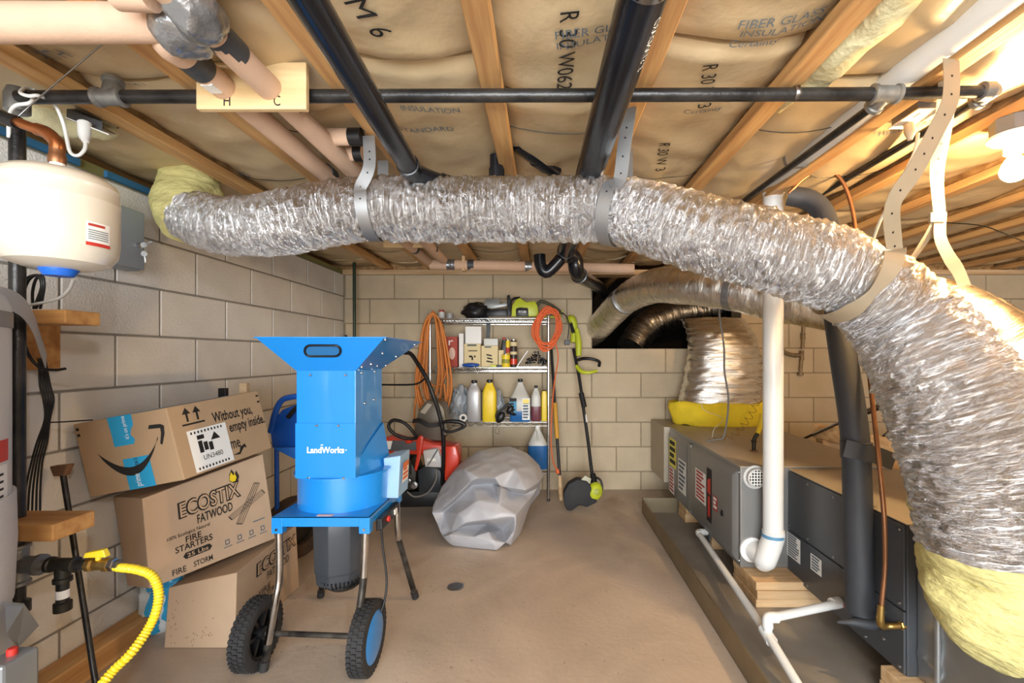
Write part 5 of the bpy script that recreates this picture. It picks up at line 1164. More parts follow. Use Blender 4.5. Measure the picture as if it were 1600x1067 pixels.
q_ = [Vector((-.572, 1.805, DZ+.02)), Vector((-.572, 1.93, DZ+.02)), Vector((-.570, 1.945, DZ+.15)), Vector((-.570, 1.825, DZ+.15))]
sticker('warning_label', q_, (.15, .25, .8, .85), PAPERW, dc, 4, M('orange_ink', '#d0602a', .5), .003)
print_poly('orange_band', rects((.15, .68, .8, .85)), q_, M('orange_band', '#d8703a', .5), dc, .004)
MB().tube([(DX1+.006, 1.7, DZ-.07), (DX1+.012, 1.70, .40), (DX1+.03, 1.69, .28), (DX1+.026, 1.67, .20), (DX1+.0, 1.645, .13), (DX1-.012, 1.66, .05)], .0042, 8, 6).obj('power_cord', BWIRE, ch, smooth=60)
q_ = [Vector((DX0, DY0-.001, DZ)), Vector((DX1, DY0-.001, DZ)), Vector((DX1, DY0+.0, DZ+.03)), Vector((DX0, DY0, DZ+.03))]
MB().box(-.80, -.745, DY0+.005, DY0+.022, DZ, DZ+.0015).obj('small_label', M('label_red', '#d9b0a8', .5), ch)
# ------------------------------------------------------------------ wire shelf rack at the back wall
SY0, SY1 = 3.476, 3.735; SX0, SX1 = P(672, 600, SY0).x, P(857, 600, SY0).x
rk = thing('shelf_rack', 'chrome wire shelf rack against the back wall', 'shelf', ((SX0+SX1)/2, 3.6, 0))
SZ = [P(0, 497, SY0).z, P(0, 574, SY0).z, P(0, 659, SY0).z, P(0, 733, SY0).z]
for x in (SX0, SX1):
    for y in (SY0, SY1):
        MB().tube([(x, y, .02), (x, y, P(0, 486, SY0).z)], .0115, 14).obj('post', CHROME, rk, smooth=50)
        MB().lathe((x, y, .001), [(.008, 0), (.012, .004), (.009, .02)], 12).obj('foot', BLACKP, rk, smooth=40)
for z in SZ:
    sh = MB()
    for dz in (0, -.028):
        for y in (SY0, SY1): sh.tube([(SX0, y, z-.003+dz), (SX1, y, z-.003+dz)], .003, 6)
        for x in (SX0, SX1): sh.tube([(x, SY0, z-.003+dz), (x, SY1, z-.003+dz)], .003, 6)
    for y in (SY0, SY1):
        n = 26; sh.tube([(SX0+(SX1-SX0)*k/n, y, z-.006-(.022 if k % 2 else 0)) for k in range(n+1)], .0022, 5)
    o = sh.obj('shelf', CHROME, rk, smooth=50)
    for k in range(1, 36):
        x = SX0+(SX1-SX0)*k/36; 
        if k == 1: w0 = MB().tube([(x, SY0, z-.002), (x, SY1, z-.002)], .0018, 5).obj('wire', CHROME, o)
        else:
            w1 = bpy.data.objects.new('wire', w0.data); link(w1, o, Matrix.Translation((x, (SY0+SY1)/2, w0.matrix_basis.translation.z)))
def bx(name, label, cat, u0, v0, u1, v1, d, dep, mat, bevel=.002, z=None, parent=None):
    """a box whose front spans the pixel rectangle at depth d; z = surface it stands on"""
    a, b = P(u0, v1, d), P(u1, v0, d); z0 = a.z if z is None else z
    o = MB().box(a.x, b.x, d, d+dep, z0+.001, b.z).obj(name, mat, parent, bevel=bevel)
    if label: tag(o, label, cat)
    q = [Vector((a.x, d, z0)), Vector((b.x, d, z0)), Vector((b.x, d, b.z)), Vector((a.x, d, b.z))]
    return o, q
def bottle(name, label, u0, u1, v0, v1, d, z, body, cap=BLACKP, prof=None, sq=.65, capr=.3, liquid=None, fill=.5, depth=.8, cat='bottle', shoulder=.70):
    a, b = P(u0, v1, d), P(u1, v0, d); w = (b.x-a.x)/2; cx = (a.x+b.x)/2; h = b.z-z
    t = thing(name, label, cat, (cx, d, z)); prof = prof or [(.92, 0), (1, .03), (1, shoulder*.7), (.98, shoulder), (.72, shoulder+.12), (capr*1.1, .90), (capr*1.1, .93)]
    def rings(pr, sc=1.0):
        V = []; F = []; n = 24
        for (r, hh) in pr:
            for k in range(n):
                q = 2*math.pi*k/n; e = 2/ (2+3*sq); ca, sa = math.cos(q), math.sin(q)
                V.append((cx+w*r*sc*math.copysign(abs(ca)**e, ca), d+w*depth*r*sc*math.copysign(abs(sa)**e, sa), z+.001+h*hh))
        for i in range(len(pr)-1):
            for k in range(n): F.append((i*n+k, i*n+(k+1) % n, (i+1)*n+(k+1) % n, (i+1)*n+k))
        F.append(tuple(reversed(range(n)))); F.append(tuple(range((len(pr)-1)*n, len(pr)*n))); return V, F
    mk('body', *rings(prof), body, t, smooth=40)
    if liquid: mk('liquid', *rings([(r, hh) for r, hh in [(.92, .005), (1, .03), (1, fill)]], 1.012), liquid, t, smooth=40)
    MB().lathe((cx, d, z+h*.92), [(w*capr, 0), (w*capr, h*.075), (w*capr*.85, h*.08)], 18).obj('cap', cap, t, smooth=40)
    q = [Vector((cx-w*.8, d-w*depth*1.03, z+h*.05)), Vector((cx+w*.8, d-w*depth*1.03, z+h*.05)), Vector((cx+w*.8, d-w*depth*1.03, z+h*.65)), Vector((cx-w*.8, d-w*depth*1.03, z+h*.65))]
    return t, q, (cx, w, h)
D = 3.50
# ---- top shelf
z = SZ[0]
t = thing('chainsaw', 'yellow-green and black electric chainsaw lying on the top shelf', 'chainsaw', P(850, 494, D))
def pp_(pts, d): return [P(u, v, d) for u, v in pts]
def slab(name, pts, d, th, mat, parent, bevel=.006): return fixn(MB().prism(pp_(pts, d), (0, th, 0)).obj(name, mat, parent, bevel=bevel, smooth=40))
slab('housing', [(799, 494), (800, 478), (806, 468), (812, 465), (822, 472), (836, 470), (840, 478), (842, 494)], D, .09, LIME, t)
slab('side_cover', [(806, 494), (806, 482), (812, 480), (825, 481), (826, 494)], D-.012, .014, BLACKP, t)
q = [P(806, 494, D-.012), P(826, 494, D-.012), P(826, 480, D-.012), P(806, 480, D-.012)]; print_text('lettering', 'RYOBI', q, (.22, .38, .8, .62), INKW, t)
MB().tube([P(838, 480, D+.04), P(845, 471, D+.04), P(860, 476, D+.04), P(874, 486, D+.04), P(878, 492, D+.04)], [.014, .013, .011, .012, .010], 12, 5).obj('rear_handle', M('grip_olive', '#4a4632', .6), t, smooth=60)
MB().tube([P(842, 493, D+.04), P(858, 495, D+.04), P(874, 494, D+.04), P(879, 486, D+.04)], .008, 10, 4).obj('hand_guard', LIME, t, smooth=60)
MB().tube([P(799, 492, D+.01), P(796, 478, D+.01), P(802, 467, D+.02), P(812, 465, D+.05)], .008, 10, 5).obj('front_handle', BLACKP, t, smooth=60)
slab('hand_shield', [(793, 494), (792, 462), (796, 460), (799, 474), (797, 494)], D+.01, .06, BLACKP, t, .003)
slab('guide_bar_cover', [(760, 494), (760, 486), (770, 483), (792, 482), (792, 494)], D+.03, .03, BLACKP, t, .004)
slab('spare_bar', [(756, 481), (757, 470), (760, 467), (780, 466), (781, 475), (793, 472), (793, 478), (770, 482)], D+.06, .004, M('bar_grey', '#8f8f8c', .4, .5), t, .001)
t = thing('saw_cord', 'short black power cord with plug hanging beside the chainsaw', 'cord', P(886, 537, 3.58))
MB().tube([P(878, 488, 3.53), P(886, 496, 3.56), P(889, 510, 3.58), P(887, 530, 3.58)], .0042, 8, 6).obj('cord', BWIRE, t, smooth=60); MB().box(P(882, 0, 3.58).x, P(890, 0, 3.58).x, 3.57, 3.59, P(0, 539, 3.58).z, P(0, 531, 3.58).z).obj('plug', BLACKP, t, bevel=.003)
def blob(name, label, cat, u0, u1, v0, v1, d, dep, mat, amp=.2, seed=0, fr=2.0, floor=None, sm=50, res=(28, 18)):
    a, b = P(u0, v1, d), P(u1, v0, d); c = ((a.x+b.x)/2, d, (a.z+b.z)/2); V, F = sph((0, 0, 0), 1, 1, 1, *res); out = []
    for p in V:
        v = Vector(p); n_ = 1+amp*noise.noise(v*fr+Vector((seed, 0, 0)))+amp*.5*abs(noise.noise(v*fr*2.4+Vector((0, seed, 0))))
        zz = c[2]+v.z*n_*(b.z-a.z)/2
        if floor is not None: zz = max(zz, floor+.001)
        out.append((c[0]+v.x*n_*(b.x-a.x)/2, c[1]+v.y*n_*dep/2, zz))
    o = mk(name, out, F, mat, None, smooth=sm)
    return tag(o, label, cat) if label else o
blob('work_cap', 'black cap lying on the top shelf', 'cap', 721, 764, 473, 500, D+.09, .16, BLACKP, .25, 3, floor=z)
t = thing('tape_roll', 'grey tape roll standing on the left of the top shelf', 'tape roll', P(702, 494, D)); c = P(702, 490, D); MB().lathe((c.x, c.y+.02, z+.001), [(.028, 0), (.028, .038), (.014, .038), (.014, 0)], 24).obj('roll', M('tape_grey', '#9c9c98', .5, .2), t, smooth=40)
t = thing('jar', 'small white jar with a red lid at the left end of the top shelf', 'jar', P(690, 494, D+.1)); c = P(690, 480, D+.1); MB().lathe((c.x, c.y, z+.001), [(.022, 0), (.024, .005), (.024, .055), (.018, .06)], 18).obj('body', WHITE, t, smooth=40); MB().lathe((c.x, c.y, z+.06), [(.02, 0), (.02, .014)], 18).obj('lid', INKR, t, smooth=40)
t = thing('hanging_strap', 'black webbing strap hanging below the top shelf', 'strap', P(763, 527, 3.70)); MB().ribbon([P(763, 500, 3.72), P(763, 515, 3.72), P(762, 528, 3.72)], (1, 0, 0), .03, .004).obj('webbing', BLACKP, t)
# ---- second shelf
z = SZ[1]
o, q = bx('carton', 'red printed box standing behind the hanging hose', 'box', 684, 526, 715, 571, D+.05, .14, M('red_card', '#a8402f', .6), z=z); print_text('lettering', 'r', q, (.55, .72, .78, .88), INKW, o); print_poly('pale_emblem', [[(.72+.16*math.cos(k), .45+.2*math.sin(k)) for k in np.linspace(0, 6.28, 14, endpoint=False)]], q, M('pale_print', '#d9b9a8', .6), o)
bx('carton', 'thin white box standing upright beside the red box', 'box', 717, 521, 724, 566, D+.02, .15, PAPERW, z=z)
o1, q = bx('carton', 'left cream box with a small line drawing on the second shelf', 'box', 725, 537, 751, 566, D+.02, .13, CREAM, z=z); print_poly('green_strip', rects((.2, .9, .75, .97)), q, GREENP, o1); print_poly('drawing', rects((.3, .42, .5, .5), (.45, .3, .55, .45), (.6, .42, .7, .5), (.25, .68, .8, .72)), q, INK, o1); zt1 = P(0, 537, D+.02).z
o2, q = bx('carton', 'right cream box with a coil drawing on the second shelf', 'box', 752, 540, 778, 566, D+.02, .13, CREAM, z=z); print_poly('green_strip', rects((.2, .9, .6, .97)), q, GREENP, o2); print_poly('drawing', [[(.3, .25), (.7, .2), (.72, .26), (.32, .32)], [(.35, .4), (.65, .35), (.68, .41), (.36, .47)], [(.3, .55), (.62, .5), (.64, .56), (.32, .62)]], q, INK, o2)
bx('carton', 'blank white carton sitting on the left cream box', 'box', 727, 510, 752, 536.5, D+.03, .11, PAPERW, z=zt1)
bx('carton', 'flat clear lidded case sitting on the right cream box', 'case', 756, 529, 778, 539.5, D+.03, .11, CLEARPL, z=P(0, 540, D+.02).z)
t = thing('tape_dispenser', 'round blue plastic case lying in front of the cream boxes', 'case', P(736, 566, D)); c = P(736, 561, D-.0); V, F = sph((c.x, c.y-.01, z+.018), .068, .03, .0165, 24, 12); mk('case', V, F, BLUED, t, smooth=180)
t = thing('multi_tool', 'lime and black folding tool lying on the second shelf', 'tool', P(775, 569, D)); a, b = P(766, 567, D), P(786, 567, D); MB().beam((a.x, D-.005, z+.011), (a.x*.5+b.x*.5, D-.005, z+.011), .02, .018).obj('handle', LIME, t, bevel=.004); MB().beam((a.x*.5+b.x*.5, D-.005, z+.011), (b.x, D-.005, z+.010), .018, .016).obj('grip', BLACKP, t, bevel=.004)
bottle('dropper_bottle', 'small dark bottle with a red cap behind the yellow can', 783, 792, 527, 566, D+.06, z, BLACKP, INKR, capr=.55)
bx('carton', 'little cream tube box left of the yellow can', 'box', 779, 547, 787, 566, D+.0, .03, CREAM, z=z)
def can(label, u0, u1, v0, d, z, mat, bands=(), top=STEEL):
    a, b = P(u0, v0, d), P(u1, v0, d); r = (b.x-a.x)/2; h = a.z-z; c = ((a.x+b.x)/2, d, z+.001); t = thing('can', label, 'can', c)
    MB().lathe(c, [(r*.95, 0), (r, .004), (r, h*.9), (r*.85, h*.95)], 24).obj('body', mat, t, smooth=40); MB().lathe((c[0], c[1], z+h*.94), [(r*.85, 0), (r*.85, h*.05), (r*.6, h*.06)], 20).obj('lid', top, t, smooth=40)
    for (f0, f1, m_) in bands: MB().lathe(c, [(r*1.005, h*f0), (r*1.012, h*f0), (r*1.012, h*f1), (r*1.005, h*f1)], 24, cap=False).obj('printed_band', m_, t, smooth=40)
can('short yellow can at the front of the second shelf', 784, 797, 553, D-.005, z, YELLOWP, ((.3, .6, M('olive_print', '#8a8a2a', .5)),))
can('tall slim yellow can behind the short yellow can', 790, 797, 530, D+.05, z, YELLOWP, ((.5, .7, INKR),))
can('tall dark printed spray can with orange bands', 797, 808, 530, D+.03, z, M('spray_dark', '#3a2a22', .4), ((.1, .3, ORANGE), (.45, .55, CREAM), (.75, .9, CREAM)))
t = thing('clip_tray', 'white tray tipped up behind a heap of black clips', 'tray', P(815, 571, D)); a, b = P(806, 571, D), P(826, 548, D); MB().hexa([(a.x, D-.01, z+.001), (a.x+.01, D-.01, z+.001), (a.x+.01, D+.1, z+.001), (a.x, D+.1, z+.001), (b.x-.01, D-.01, b.z), (b.x, D-.01, b.z), (b.x, D+.1, b.z), (b.x-.01, D+.1, b.z)]).obj('tray', PAPERW, t, bevel=.001)
random.seed(12)
base = None
for k in range(60):
    u = 838+15*random.uniform(-1, 1); f = max(0, 1-abs(u-838)/18); v = random.uniform(569, 569-20*f-2); c = P(u, v, D+random.uniform(0, .08)); c.z = max(c.z, z+.012)
    bas = Matrix.Translation(c) @ Matrix.Rotation(random.uniform(0, 6), 4, random.choice('XYZ')) @ Matrix.Rotation(random.uniform(0, 6), 4, 'Z')
    if base is None:
        base = MB().tube([(-.014, 0, 0), (-.004, .004, 0), (.008, -.002, 0), (.014, .006, 0)], [.005, .006, .004, .006], 6).obj('cable_clip', BLACKP); om = base; 
    else:
        om = bpy.data.objects.new('cable_clip', base.data); COL.objects.link(om)
    om.matrix_basis = bas; tag(om, 'small black clip in the heap on the right of the second shelf', 'clip', 'black clips heaped on the second shelf')
t = thing('s_hook', 'small chrome hook hanging from the second shelf edge', 'hook', P(744, 583, SY0-.01)); MB().tube([P(740, 570, SY0-.008), P(742, 575, SY0-.01), P(747, 584, SY0-.012)], .004, 8, 3).obj('hook', CHROME, t, smooth=60)
# ---- third shelf
z = SZ[2]
blob('plastic_bag', 'crumpled grey plastic bag left of the grey bottle', 'bag', 706, 734, 608, 662, D+.08, .12, PLASTICBAG, .45, 5, 2.4, z, 35)
blob('plastic_bag', 'crumpled grey plastic bag behind the yellow jug', 'bag', 766, 787, 612, 662, D+.12, .1, PLASTICBAG, .45, 9, 2.4, z, 35)
blob('plastic_bag', 'flattened grey plastic sheet at the left end of the third shelf', 'bag', 695, 722, 646, 664, D+.03, .12, PLASTICBAG, .4, 11, 2.4, z, 35)
t = thing('paper_roll', 'small white paper roll lying in front of the grey bag', 'roll', P(724, 655, D-.01)); c = P(724, 648, D-.02); MB().lathe((c.x, c.y-.01, z+.031), [(.030, 0), (.030, .05), (.014, .05), (.014, 0)], 24, (0, 1, 0)).obj('roll', PAPERW, t, smooth=40); MB().lathe((c.x, c.y-.0095, z+.031), [(.0142, 0), (.0142, .001)], 18, (0, -1, 0)).obj('core', BLACKP, t)
bottle('oil_bottle', 'tall silver-grey oil bottle on the third shelf', 730, 752, 594, 657, D, z, M('silver_plastic', '#b4b4b6', .35, .3), BLACKP, capr=.42)
t, q, _ = bottle('oil_bottle', 'tall yellow oil jug next to the silver bottle', 754, 776, 593, 657, D, z, YELLOWP, BLACKP, capr=.42)
a = P(759, 612, D-.05); MB().tube([P(757, 632, D-.04), P(757, 615, D-.04), P(761, 602, D-.02)], .007, 8, 4).obj('handle', YELLOWP, t, smooth=60)
t = bottle('fluid_bottle', 'slim bottle with a blue label between the silver bottle and yellow jug', 748, 757, 610, 657, D+.06, z, GREYP, BLACKP, capr=.5)
bluelab = M('teal_label', '#2a86b0', .5)
t, q, g = bottle('washer_jug', 'clear jug with blue fluid and labels on the third shelf', 797, 829, 592, 657, D, z, CLEARPL, BLACKP, capr=.24, liquid=BLUELIQ, fill=.26, shoulder=.55, sq=.9)
sticker('front_label', q, (.64, .02, 1.1, .86), PAPERW, t, 7, INKB, .002); sticker('yellow_strip', q, (.68, .66, 1.05, .82), YELLOWP, t, 0, None, .003); sticker('blue_label', q, (-.12, .30, .30, .84), bluelab, t, 4, INK, .002); sticker('black_band', q, (-.12, .74, .30, .86), INK, t, 0, None, .003)
MB().tube([P(806, 610, D-.03), P(808, 625, D-.045), P(807, 638, D-.045)], .006, 8, 4).obj('grip', CLEARPL, t, smooth=60)
bottle('fluid_bottle', 'narrow clear bottle half full of purple fluid', 830, 845, 602, 656, D, z, CLEARPL, BLACKP, capr=.36, liquid=PURPLIQ, fill=.42, shoulder=.68)
bottle('fluid_bottle', 'flat yellow bottle at the right end of the third shelf', 846, 855, 609, 657, D+.02, z, YELLOWP, BLACKP, capr=.5, shoulder=.84)
t = thing('ear_muffs', 'black padded ear muffs hanging over the front of the third shelf', 'ear muffs', P(785, 664, SY0-.04))
for (u, v, r_) in ((782, 652, .036), (797, 640, .03)):
    c = P(u, v, SY0-.04); V, F = sph((0, 0, 0), r_, .022, r_*1.15, 20, 12); mk('ear_cup', [(c.x+x*.9+.3*zz, c.y+y, c.z+zz) for x, y, zz in V], F, BLACKP, t, smooth=180)
MB().tube([P(778, 660, SY0-.04), P(776, 648, SY0-.045), P(786, 638, SY0-.045), P(795, 632, SY0-.04), P(800, 645, SY0-.04), P(808, 648, SY0-.03)], [.008, .01, .009, .012, .016, .006], 10, 5).obj('head_band', BLACKP, t, smooth=60)
MB().tube([P(778, 664, SY0-.04), P(773, 674, SY0-.04), P(779, 678, SY0-.04), P(780, 668, SY0-.04)], .0014, 6, 4).obj('cord', BWIRE, t)
# ---- bottom shelf
z = SZ[3]
t, q, g = bottle('washer_jug', 'large clear jug of blue fluid on the bottom shelf', 825, 855, 664, 722, D, z, CLEARPL, WHITE, capr=.24, liquid=BLUELIQ, fill=.55, shoulder=.58, sq=.9); MB().tube([P(838, 672, D-.03), P(840, 682, D-.045), P(840, 690, D-.045)], .006, 8, 4).obj('grip', CLEARPL, t, smooth=60)
blob('plastic_bag', 'flat pale plastic sheet under the large jug', 'bag', 822, 854, 718, 733, D-.01, .1, CLEARPL, .3, 4, 2, z, 40)
# ---- orange-brown air hose coiled over the left post
random.seed(3); pts = []; dd = SY0-.05; n = 9
for k in range(n):
    cx_ = 676+random.uniform(-7, 7); wd = 21+random.uniform(-9, 9); top = 487+random.uniform(0, 6); bot = 612+random.uniform(-20, 58); dz = dd-.007*k
    for j in range(10):
        q = math.pi/2+2*math.pi*j/10; cc2 = math.cos(q); ss = math.sin(q); pts.append(P(cx_+wd*cc2*(1 if ss < .3 else .8)+(676-cx_)*max(0, ss), (top+bot)/2-(bot-top)/2*ss, dz+.01*cc2))
t = thing('air_hose', 'orange rubber hose coiled in long loops over the left rack post', 'hose', P(676, 665, dd)); MB().tube(pts, .0082, 8, 5).obj('coil', HOSE, t, smooth=60)
MB().tube([P(660, 570, dd-.07), P(650, 620, dd-.06), P(647, 660, dd-.05), P(650, 668, dd-.05)], .0082, 8, 5).obj('tail', HOSE, t, smooth=60); MB().tube([P(694, 600, dd-.06), P(697, 640, dd-.06), P(695, 690, dd-.06)], .0082, 8, 5).obj('tail', HOSE, t, smooth=60)
MB().lathe(P(696, 632, dd-.06), [(.009, -.02), (.011, -.018), (.011, .018), (.009, .02)], 12, (0, 0, 1)).obj('brass_fitting', BRASS, t, smooth=40)
# ---- orange extension cord coiled on the right post
pts = []; dd = SY0-.035; random.seed(9)
for k in range(13):
    cx_, cy_ = 856+random.uniform(-3, 3), 514+random.uniform(-4, 5); a_, b_ = 19+random.uniform(-5, 4), 28+random.uniform(-5, 5); dz = dd-.004*k
    for j in range(10):
        q = math.pi/2+2*math.pi*j/10; pts.append(P(cx_+a_*math.cos(q)+3*math.sin(q), cy_-b_*math.sin(q), dz+.02*math.cos(q*2)*.3))
t = thing('extension_cord', 'bright orange extension cord coiled on the right rack post', 'cord', P(872, 745, dd)); MB().tube(pts, .0052, 7, 5).obj('coil', CORD, t, smooth=60)
MB().tube([P(868, 535, dd-.03), P(872, 560, dd-.02), P(866, 600, dd-.0), P(862, 650, dd+.02), P(861, 690, dd+.03), P(864, 720, dd+.04), P(870, 733, dd+.04)], .0048, 8, 6).obj('hanging_end', CORD, t, smooth=60)
MB().lathe(P(870, 732, dd+.04), [(.008, 0), (.014, .012), (.015, .035), (.008, .042)], 12, (.25, 0, -1)).obj('plug', CORD, t, smooth=40)
# ---- long handled tool
t = thing('garden_tool', 'long black, yellow and wood handled tool leaning beside the rack', 'tool', P(877, 766, 3.6)); a, b = P(861, 540, 3.74), P(877, 764, 3.45); b.z = .015
f = lambda k: Vector(a).lerp(b, k)
MB().tube([f(0), f(.40)], .011, 12).obj('black_shaft', BLACKP, t, smooth=60); MB().tube([f(.39), f(.62)], .0165, 12).obj('yellow_grip', M('amber_grip', '#d39a2f', .5), t, smooth=60); MB().tube([f(.61), f(.86)], .012, 12).obj('lower_shaft', BLACKP, t, smooth=60); MB().tube([f(.85), f(.92), f(1)], [.014, .018, .016], 12).obj('wood_end', LUMBER, t, smooth=60)
# ---- string trimmer
t = thing('string_trimmer', 'yellow-green and black string trimmer leaning upright against the back wall', 'trimmer', P(912, 795, 3.25))
sh_ = [P(896, 545, 3.66), P(905, 590, 3.58), P(912, 640, 3.50), P(919, 690, 3.42), P(925, 740, 3.33), P(929, 760, 3.28)]
MB().tube(sh_, .0125, 12, 4).obj('shaft', BLACKP, t, smooth=60); MB().tube([P(908, 614, 3.54), P(913, 636, 3.505)], .021, 12).obj('clamp', BLACKP, t, smooth=60); MB().tube([P(914, 648, 3.49), P(916, 660, 3.47)], .0135, 12).obj('label', PAPERW, t, smooth=60)
MB().tube([P(887, 502, 3.70), P(893, 498, 3.70), P(897, 512, 3.69), P(896, 535, 3.67)], [.02, .034, .03, .026], 14, 4).obj('motor_grip', LIME, t, smooth=60)
MB().tube([P(892, 505, 3.655), P(896, 520, 3.64)], [.012, .014], 10).obj('trigger', BLACKP, t, smooth=60); MB().tube([P(901, 514, 3.66), P(904, 535, 3.645), P(904, 556, 3.635)], [.018, .026, .022], 14, 3).obj('handle_tube', LIME, t, smooth=60)
MB().tube([P(904, 562, 3.61), P(912, 560, 3.55), P(925, 561, 3.53), P(936, 565, 3.54), P(936, 572, 3.56)], [.014, .013, .012, .012, .013], 12, 5).obj('front_handle', BLACKP, t, smooth=60)
MB().tube([P(901, 572, 3.6), P(908, 580, 3.56), P(920, 582, 3.54), P(933, 579, 3.55)], [.016, .017, .013, .012], 12, 5).obj('handle_mount', LIME, t, smooth=60)
MB().tube([P(926, 740, 3.31), P(929, 758, 3.27)], [.02, .026], 14).obj('neck', BLACKP, t, smooth=60)
c = P(929, 768, 3.24); V, F = sph((0, 0, 0), 1, 1, 1, 20, 12); mk('head_motor', [(c.x+.058*x+.01*zz, c.y+.05*y, max(.02, c.z+.068*zz)) for x, y, zz in V], F, LIME, t, smooth=180)
MB().lathe(c+Vector((.012, -.045, .01)), [(.022, 0), (.022, .012), (.012, .014)], 16, (.1, -1, .15)).obj('head_cap', M('lime_dark', '#9aa326', .45), t, smooth=40)
sg = []; 
for k in range(15):
    q = -2.5+2.6*k/14; sg.append((c.x-.085+.155*math.cos(q)*.75, c.y+.02+.10*math.sin(q), .0))
V = [];F = []
for (x, y, _) in sg: V += [(x, y, .012), (x*.75+(c.x-.03)*.25, y*.75+c.y*.25, .115)]
gd = MB()
gp = pp_([(882, 790), (880, 772), (888, 757), (902, 749), (918, 752), (926, 765), (932, 782), (918, 792), (905, 790), (893, 800), (887, 798)], 3.24)
slab('guard', [(882, 790), (880, 772), (888, 757), (902, 749), (918, 752), (926, 765), (934, 785), (918, 793), (905, 790), (893, 799), (886, 798)], 3.20, .09, RUBBER, t, .012)
slab('deflector', [(906, 752), (914, 743), (924, 748), (922, 756)], 3.21, .03, M('pale_grip', '#b5b39a', .5), t, .004)
MB().tube([P(930, 745, 3.26), P(938, 750, 3.24), P(941, 762, 3.23), P(937, 772, 3.22)], .008, 10, 4).obj('flower_guard', BLACKP, t, smooth=60)

# ------------------------------------------------------------------ red snow thrower behind the chipper
md = 3.05
t = thing('snow_thrower', 'orange-red and black snow thrower standing behind the blue chipper', 'snow thrower', P(660, 790, 3.3))
slab('shroud', [(596, 686), (610, 682), (628, 688), (655, 684), (676, 693), (700, 696), (714, 698), (716, 722), (708, 736), (692, 728), (668, 712), (640, 710), (596, 708)], md, .16, ORANGE, t, .012)
slab('control_panel', [(605, 696), (612, 688), (648, 690), (660, 694), (650, 704), (606, 705)], md-.008, .02, GREYP, t, .004)
MB().lathe(P(639, 690, md-.01), [(.024, 0), (.024, .01), (.015, .018)], 18, (0, -.4, 1)).obj('knob', ORANGE, t, smooth=40)
slab('caution_plate', [(598, 689), (613, 689), (610, 702), (597, 702)], md-.012, .003, PAPERW, t, .0005)
slab('lever', [(650, 690), (656, 680), (661, 682), (660, 694), (656, 718), (651, 736), (647, 735), (651, 712)], md-.03, .014, ORANGE, t, .003)
slab('fuel_tank', [(660, 704), (684, 700), (689, 716), (690, 731), (664, 731)], md-.03, .10, M('tank_white', '#c9c7c6', .4), t, .012)
slab('tank_label', [(667, 716), (681, 716), (681, 721), (667, 721)], md-.032, .002, PAPERW, t, .0002)
slab('engine_block', [(612, 716), (640, 716), (650, 738), (648, 766), (616, 768), (608, 742)], md-.0, .2, DARKM, t, .01)
slab('frame', [(596, 770), (692, 766), (700, 785), (690, 792), (598, 794)], md+.02, .28, BLACKP, t, .01)
slab('belt_cover', [(652, 735), (672, 722), (688, 735), (698, 760), (690, 772), (654, 772)], md+.02, .16, M('belt_dark', '#2f3337', .45), t, .012)
for (u, v, r_) in ((648, 757, .024), (632, 762, .017), (628, 745, .02), (640, 750, .014)): MB().lathe(P(u, v, md-.012), [(r_, 0), (r_, .02), (r_*.5, .022), (r_*.5, .04)], 18, (0, -1, 0)).obj('pulley', STEEL, t, smooth=40)
for k in range(5): q = P(623+4.6*k, 730, md-.004); MB().box(q.x-.006, q.x+.006, q.y-.015, q.y, q.z-.045, q.z+.05).obj('cooling_fin', STEEL if k % 2 else DARKM, t)
MB().tube([P(682, 733, md-.03), P(681, 750, md-.04), P(668, 770, md-.05), P(648, 776, md-.05), P(636, 768, md-.04)], .006, 8, 6).obj('fuel_hose', PWIRE, t, smooth=60)
MB().tube([P(684, 702, md-.04), P(672, 722, md-.045), P(666, 730, md-.045), P(690, 732, md-.045)], .003, 6, 1).obj('cable', BWIRE, t)
MB().tube([P(608, 662, md-.05), P(616, 656, md-.05), P(632, 661, md-.05), P(645, 674, md-.04), P(650, 684, md-.02), P(636, 685, md-.02), P(620, 680, md-.04), P(609, 671, md-.05)], .011, 10, 5, closed=True).obj('loop_handle', BLACKP, t, smooth=60)
slab('discharge_chute', [(646, 672), (654, 640), (668, 624), (688, 628), (694, 640), (700, 672), (690, 690), (655, 688)], md+.06, .16, M('chute_bronze', '#6f675c', .4, .4), t, .014)
slab('chute_label', [(656, 644), (668, 630), (675, 632), (664, 647)], md+.058, .003, M('chute_label', '#a8a090', .5), t, .0003)
MB().ribbon([P(645, 658, md+.02), P(655, 657, md), P(668, 664, md-.01), P(682, 664, md), P(694, 660, md+.01)], (0, .4, 1), .028, .006, 5).obj('chute_grip', BLACKP, t, smooth=40)
hb = [P(632, 551, md-.06), P(642, 553, md-.08), P(654, 570, md-.11), P(666, 590, md-.13), P(676, 615, md-.14), P(686, 645, md-.12), P(692, 675, md-.1), P(693, 710, md-.06), P(692, 742, md), P(690, 765, md+.05)]
MB().tube(hb, .0135, 12, 6).obj('handlebar', BLACKP, t, smooth=60); MB().tube([P(590, 601, md+.1), P(640, 601, md), P(655, 598, md-.08), P(663, 592, md-.125)], .0065, 8, 5).obj('cross_rod', BLACKP, t, smooth=60)
MB().tube([P(690, 660, md-.12), P(705, 658, md-.13), P(720, 660, md-.13), P(726, 665, md-.13), P(716, 671, md-.13), P(702, 675, md-.13), P(691, 672, md-.12)], [.010, .013, .014, .012, .009, .009, .01], 10, 5).obj('drive_lever', BLACKP, t, smooth=60)
slab('rear_housing', [(694, 698), (712, 696), (717, 715), (716, 735), (704, 752), (694, 752)], md-.02, .12, ORANGE, t, .012)
MB().lathe(P(694, 678, md-.13), [(.012, 0), (.016, .004), (.016, .01), (.012, .014)], 14, (1, 0, 1)).obj('ring', STEEL, t, smooth=40)
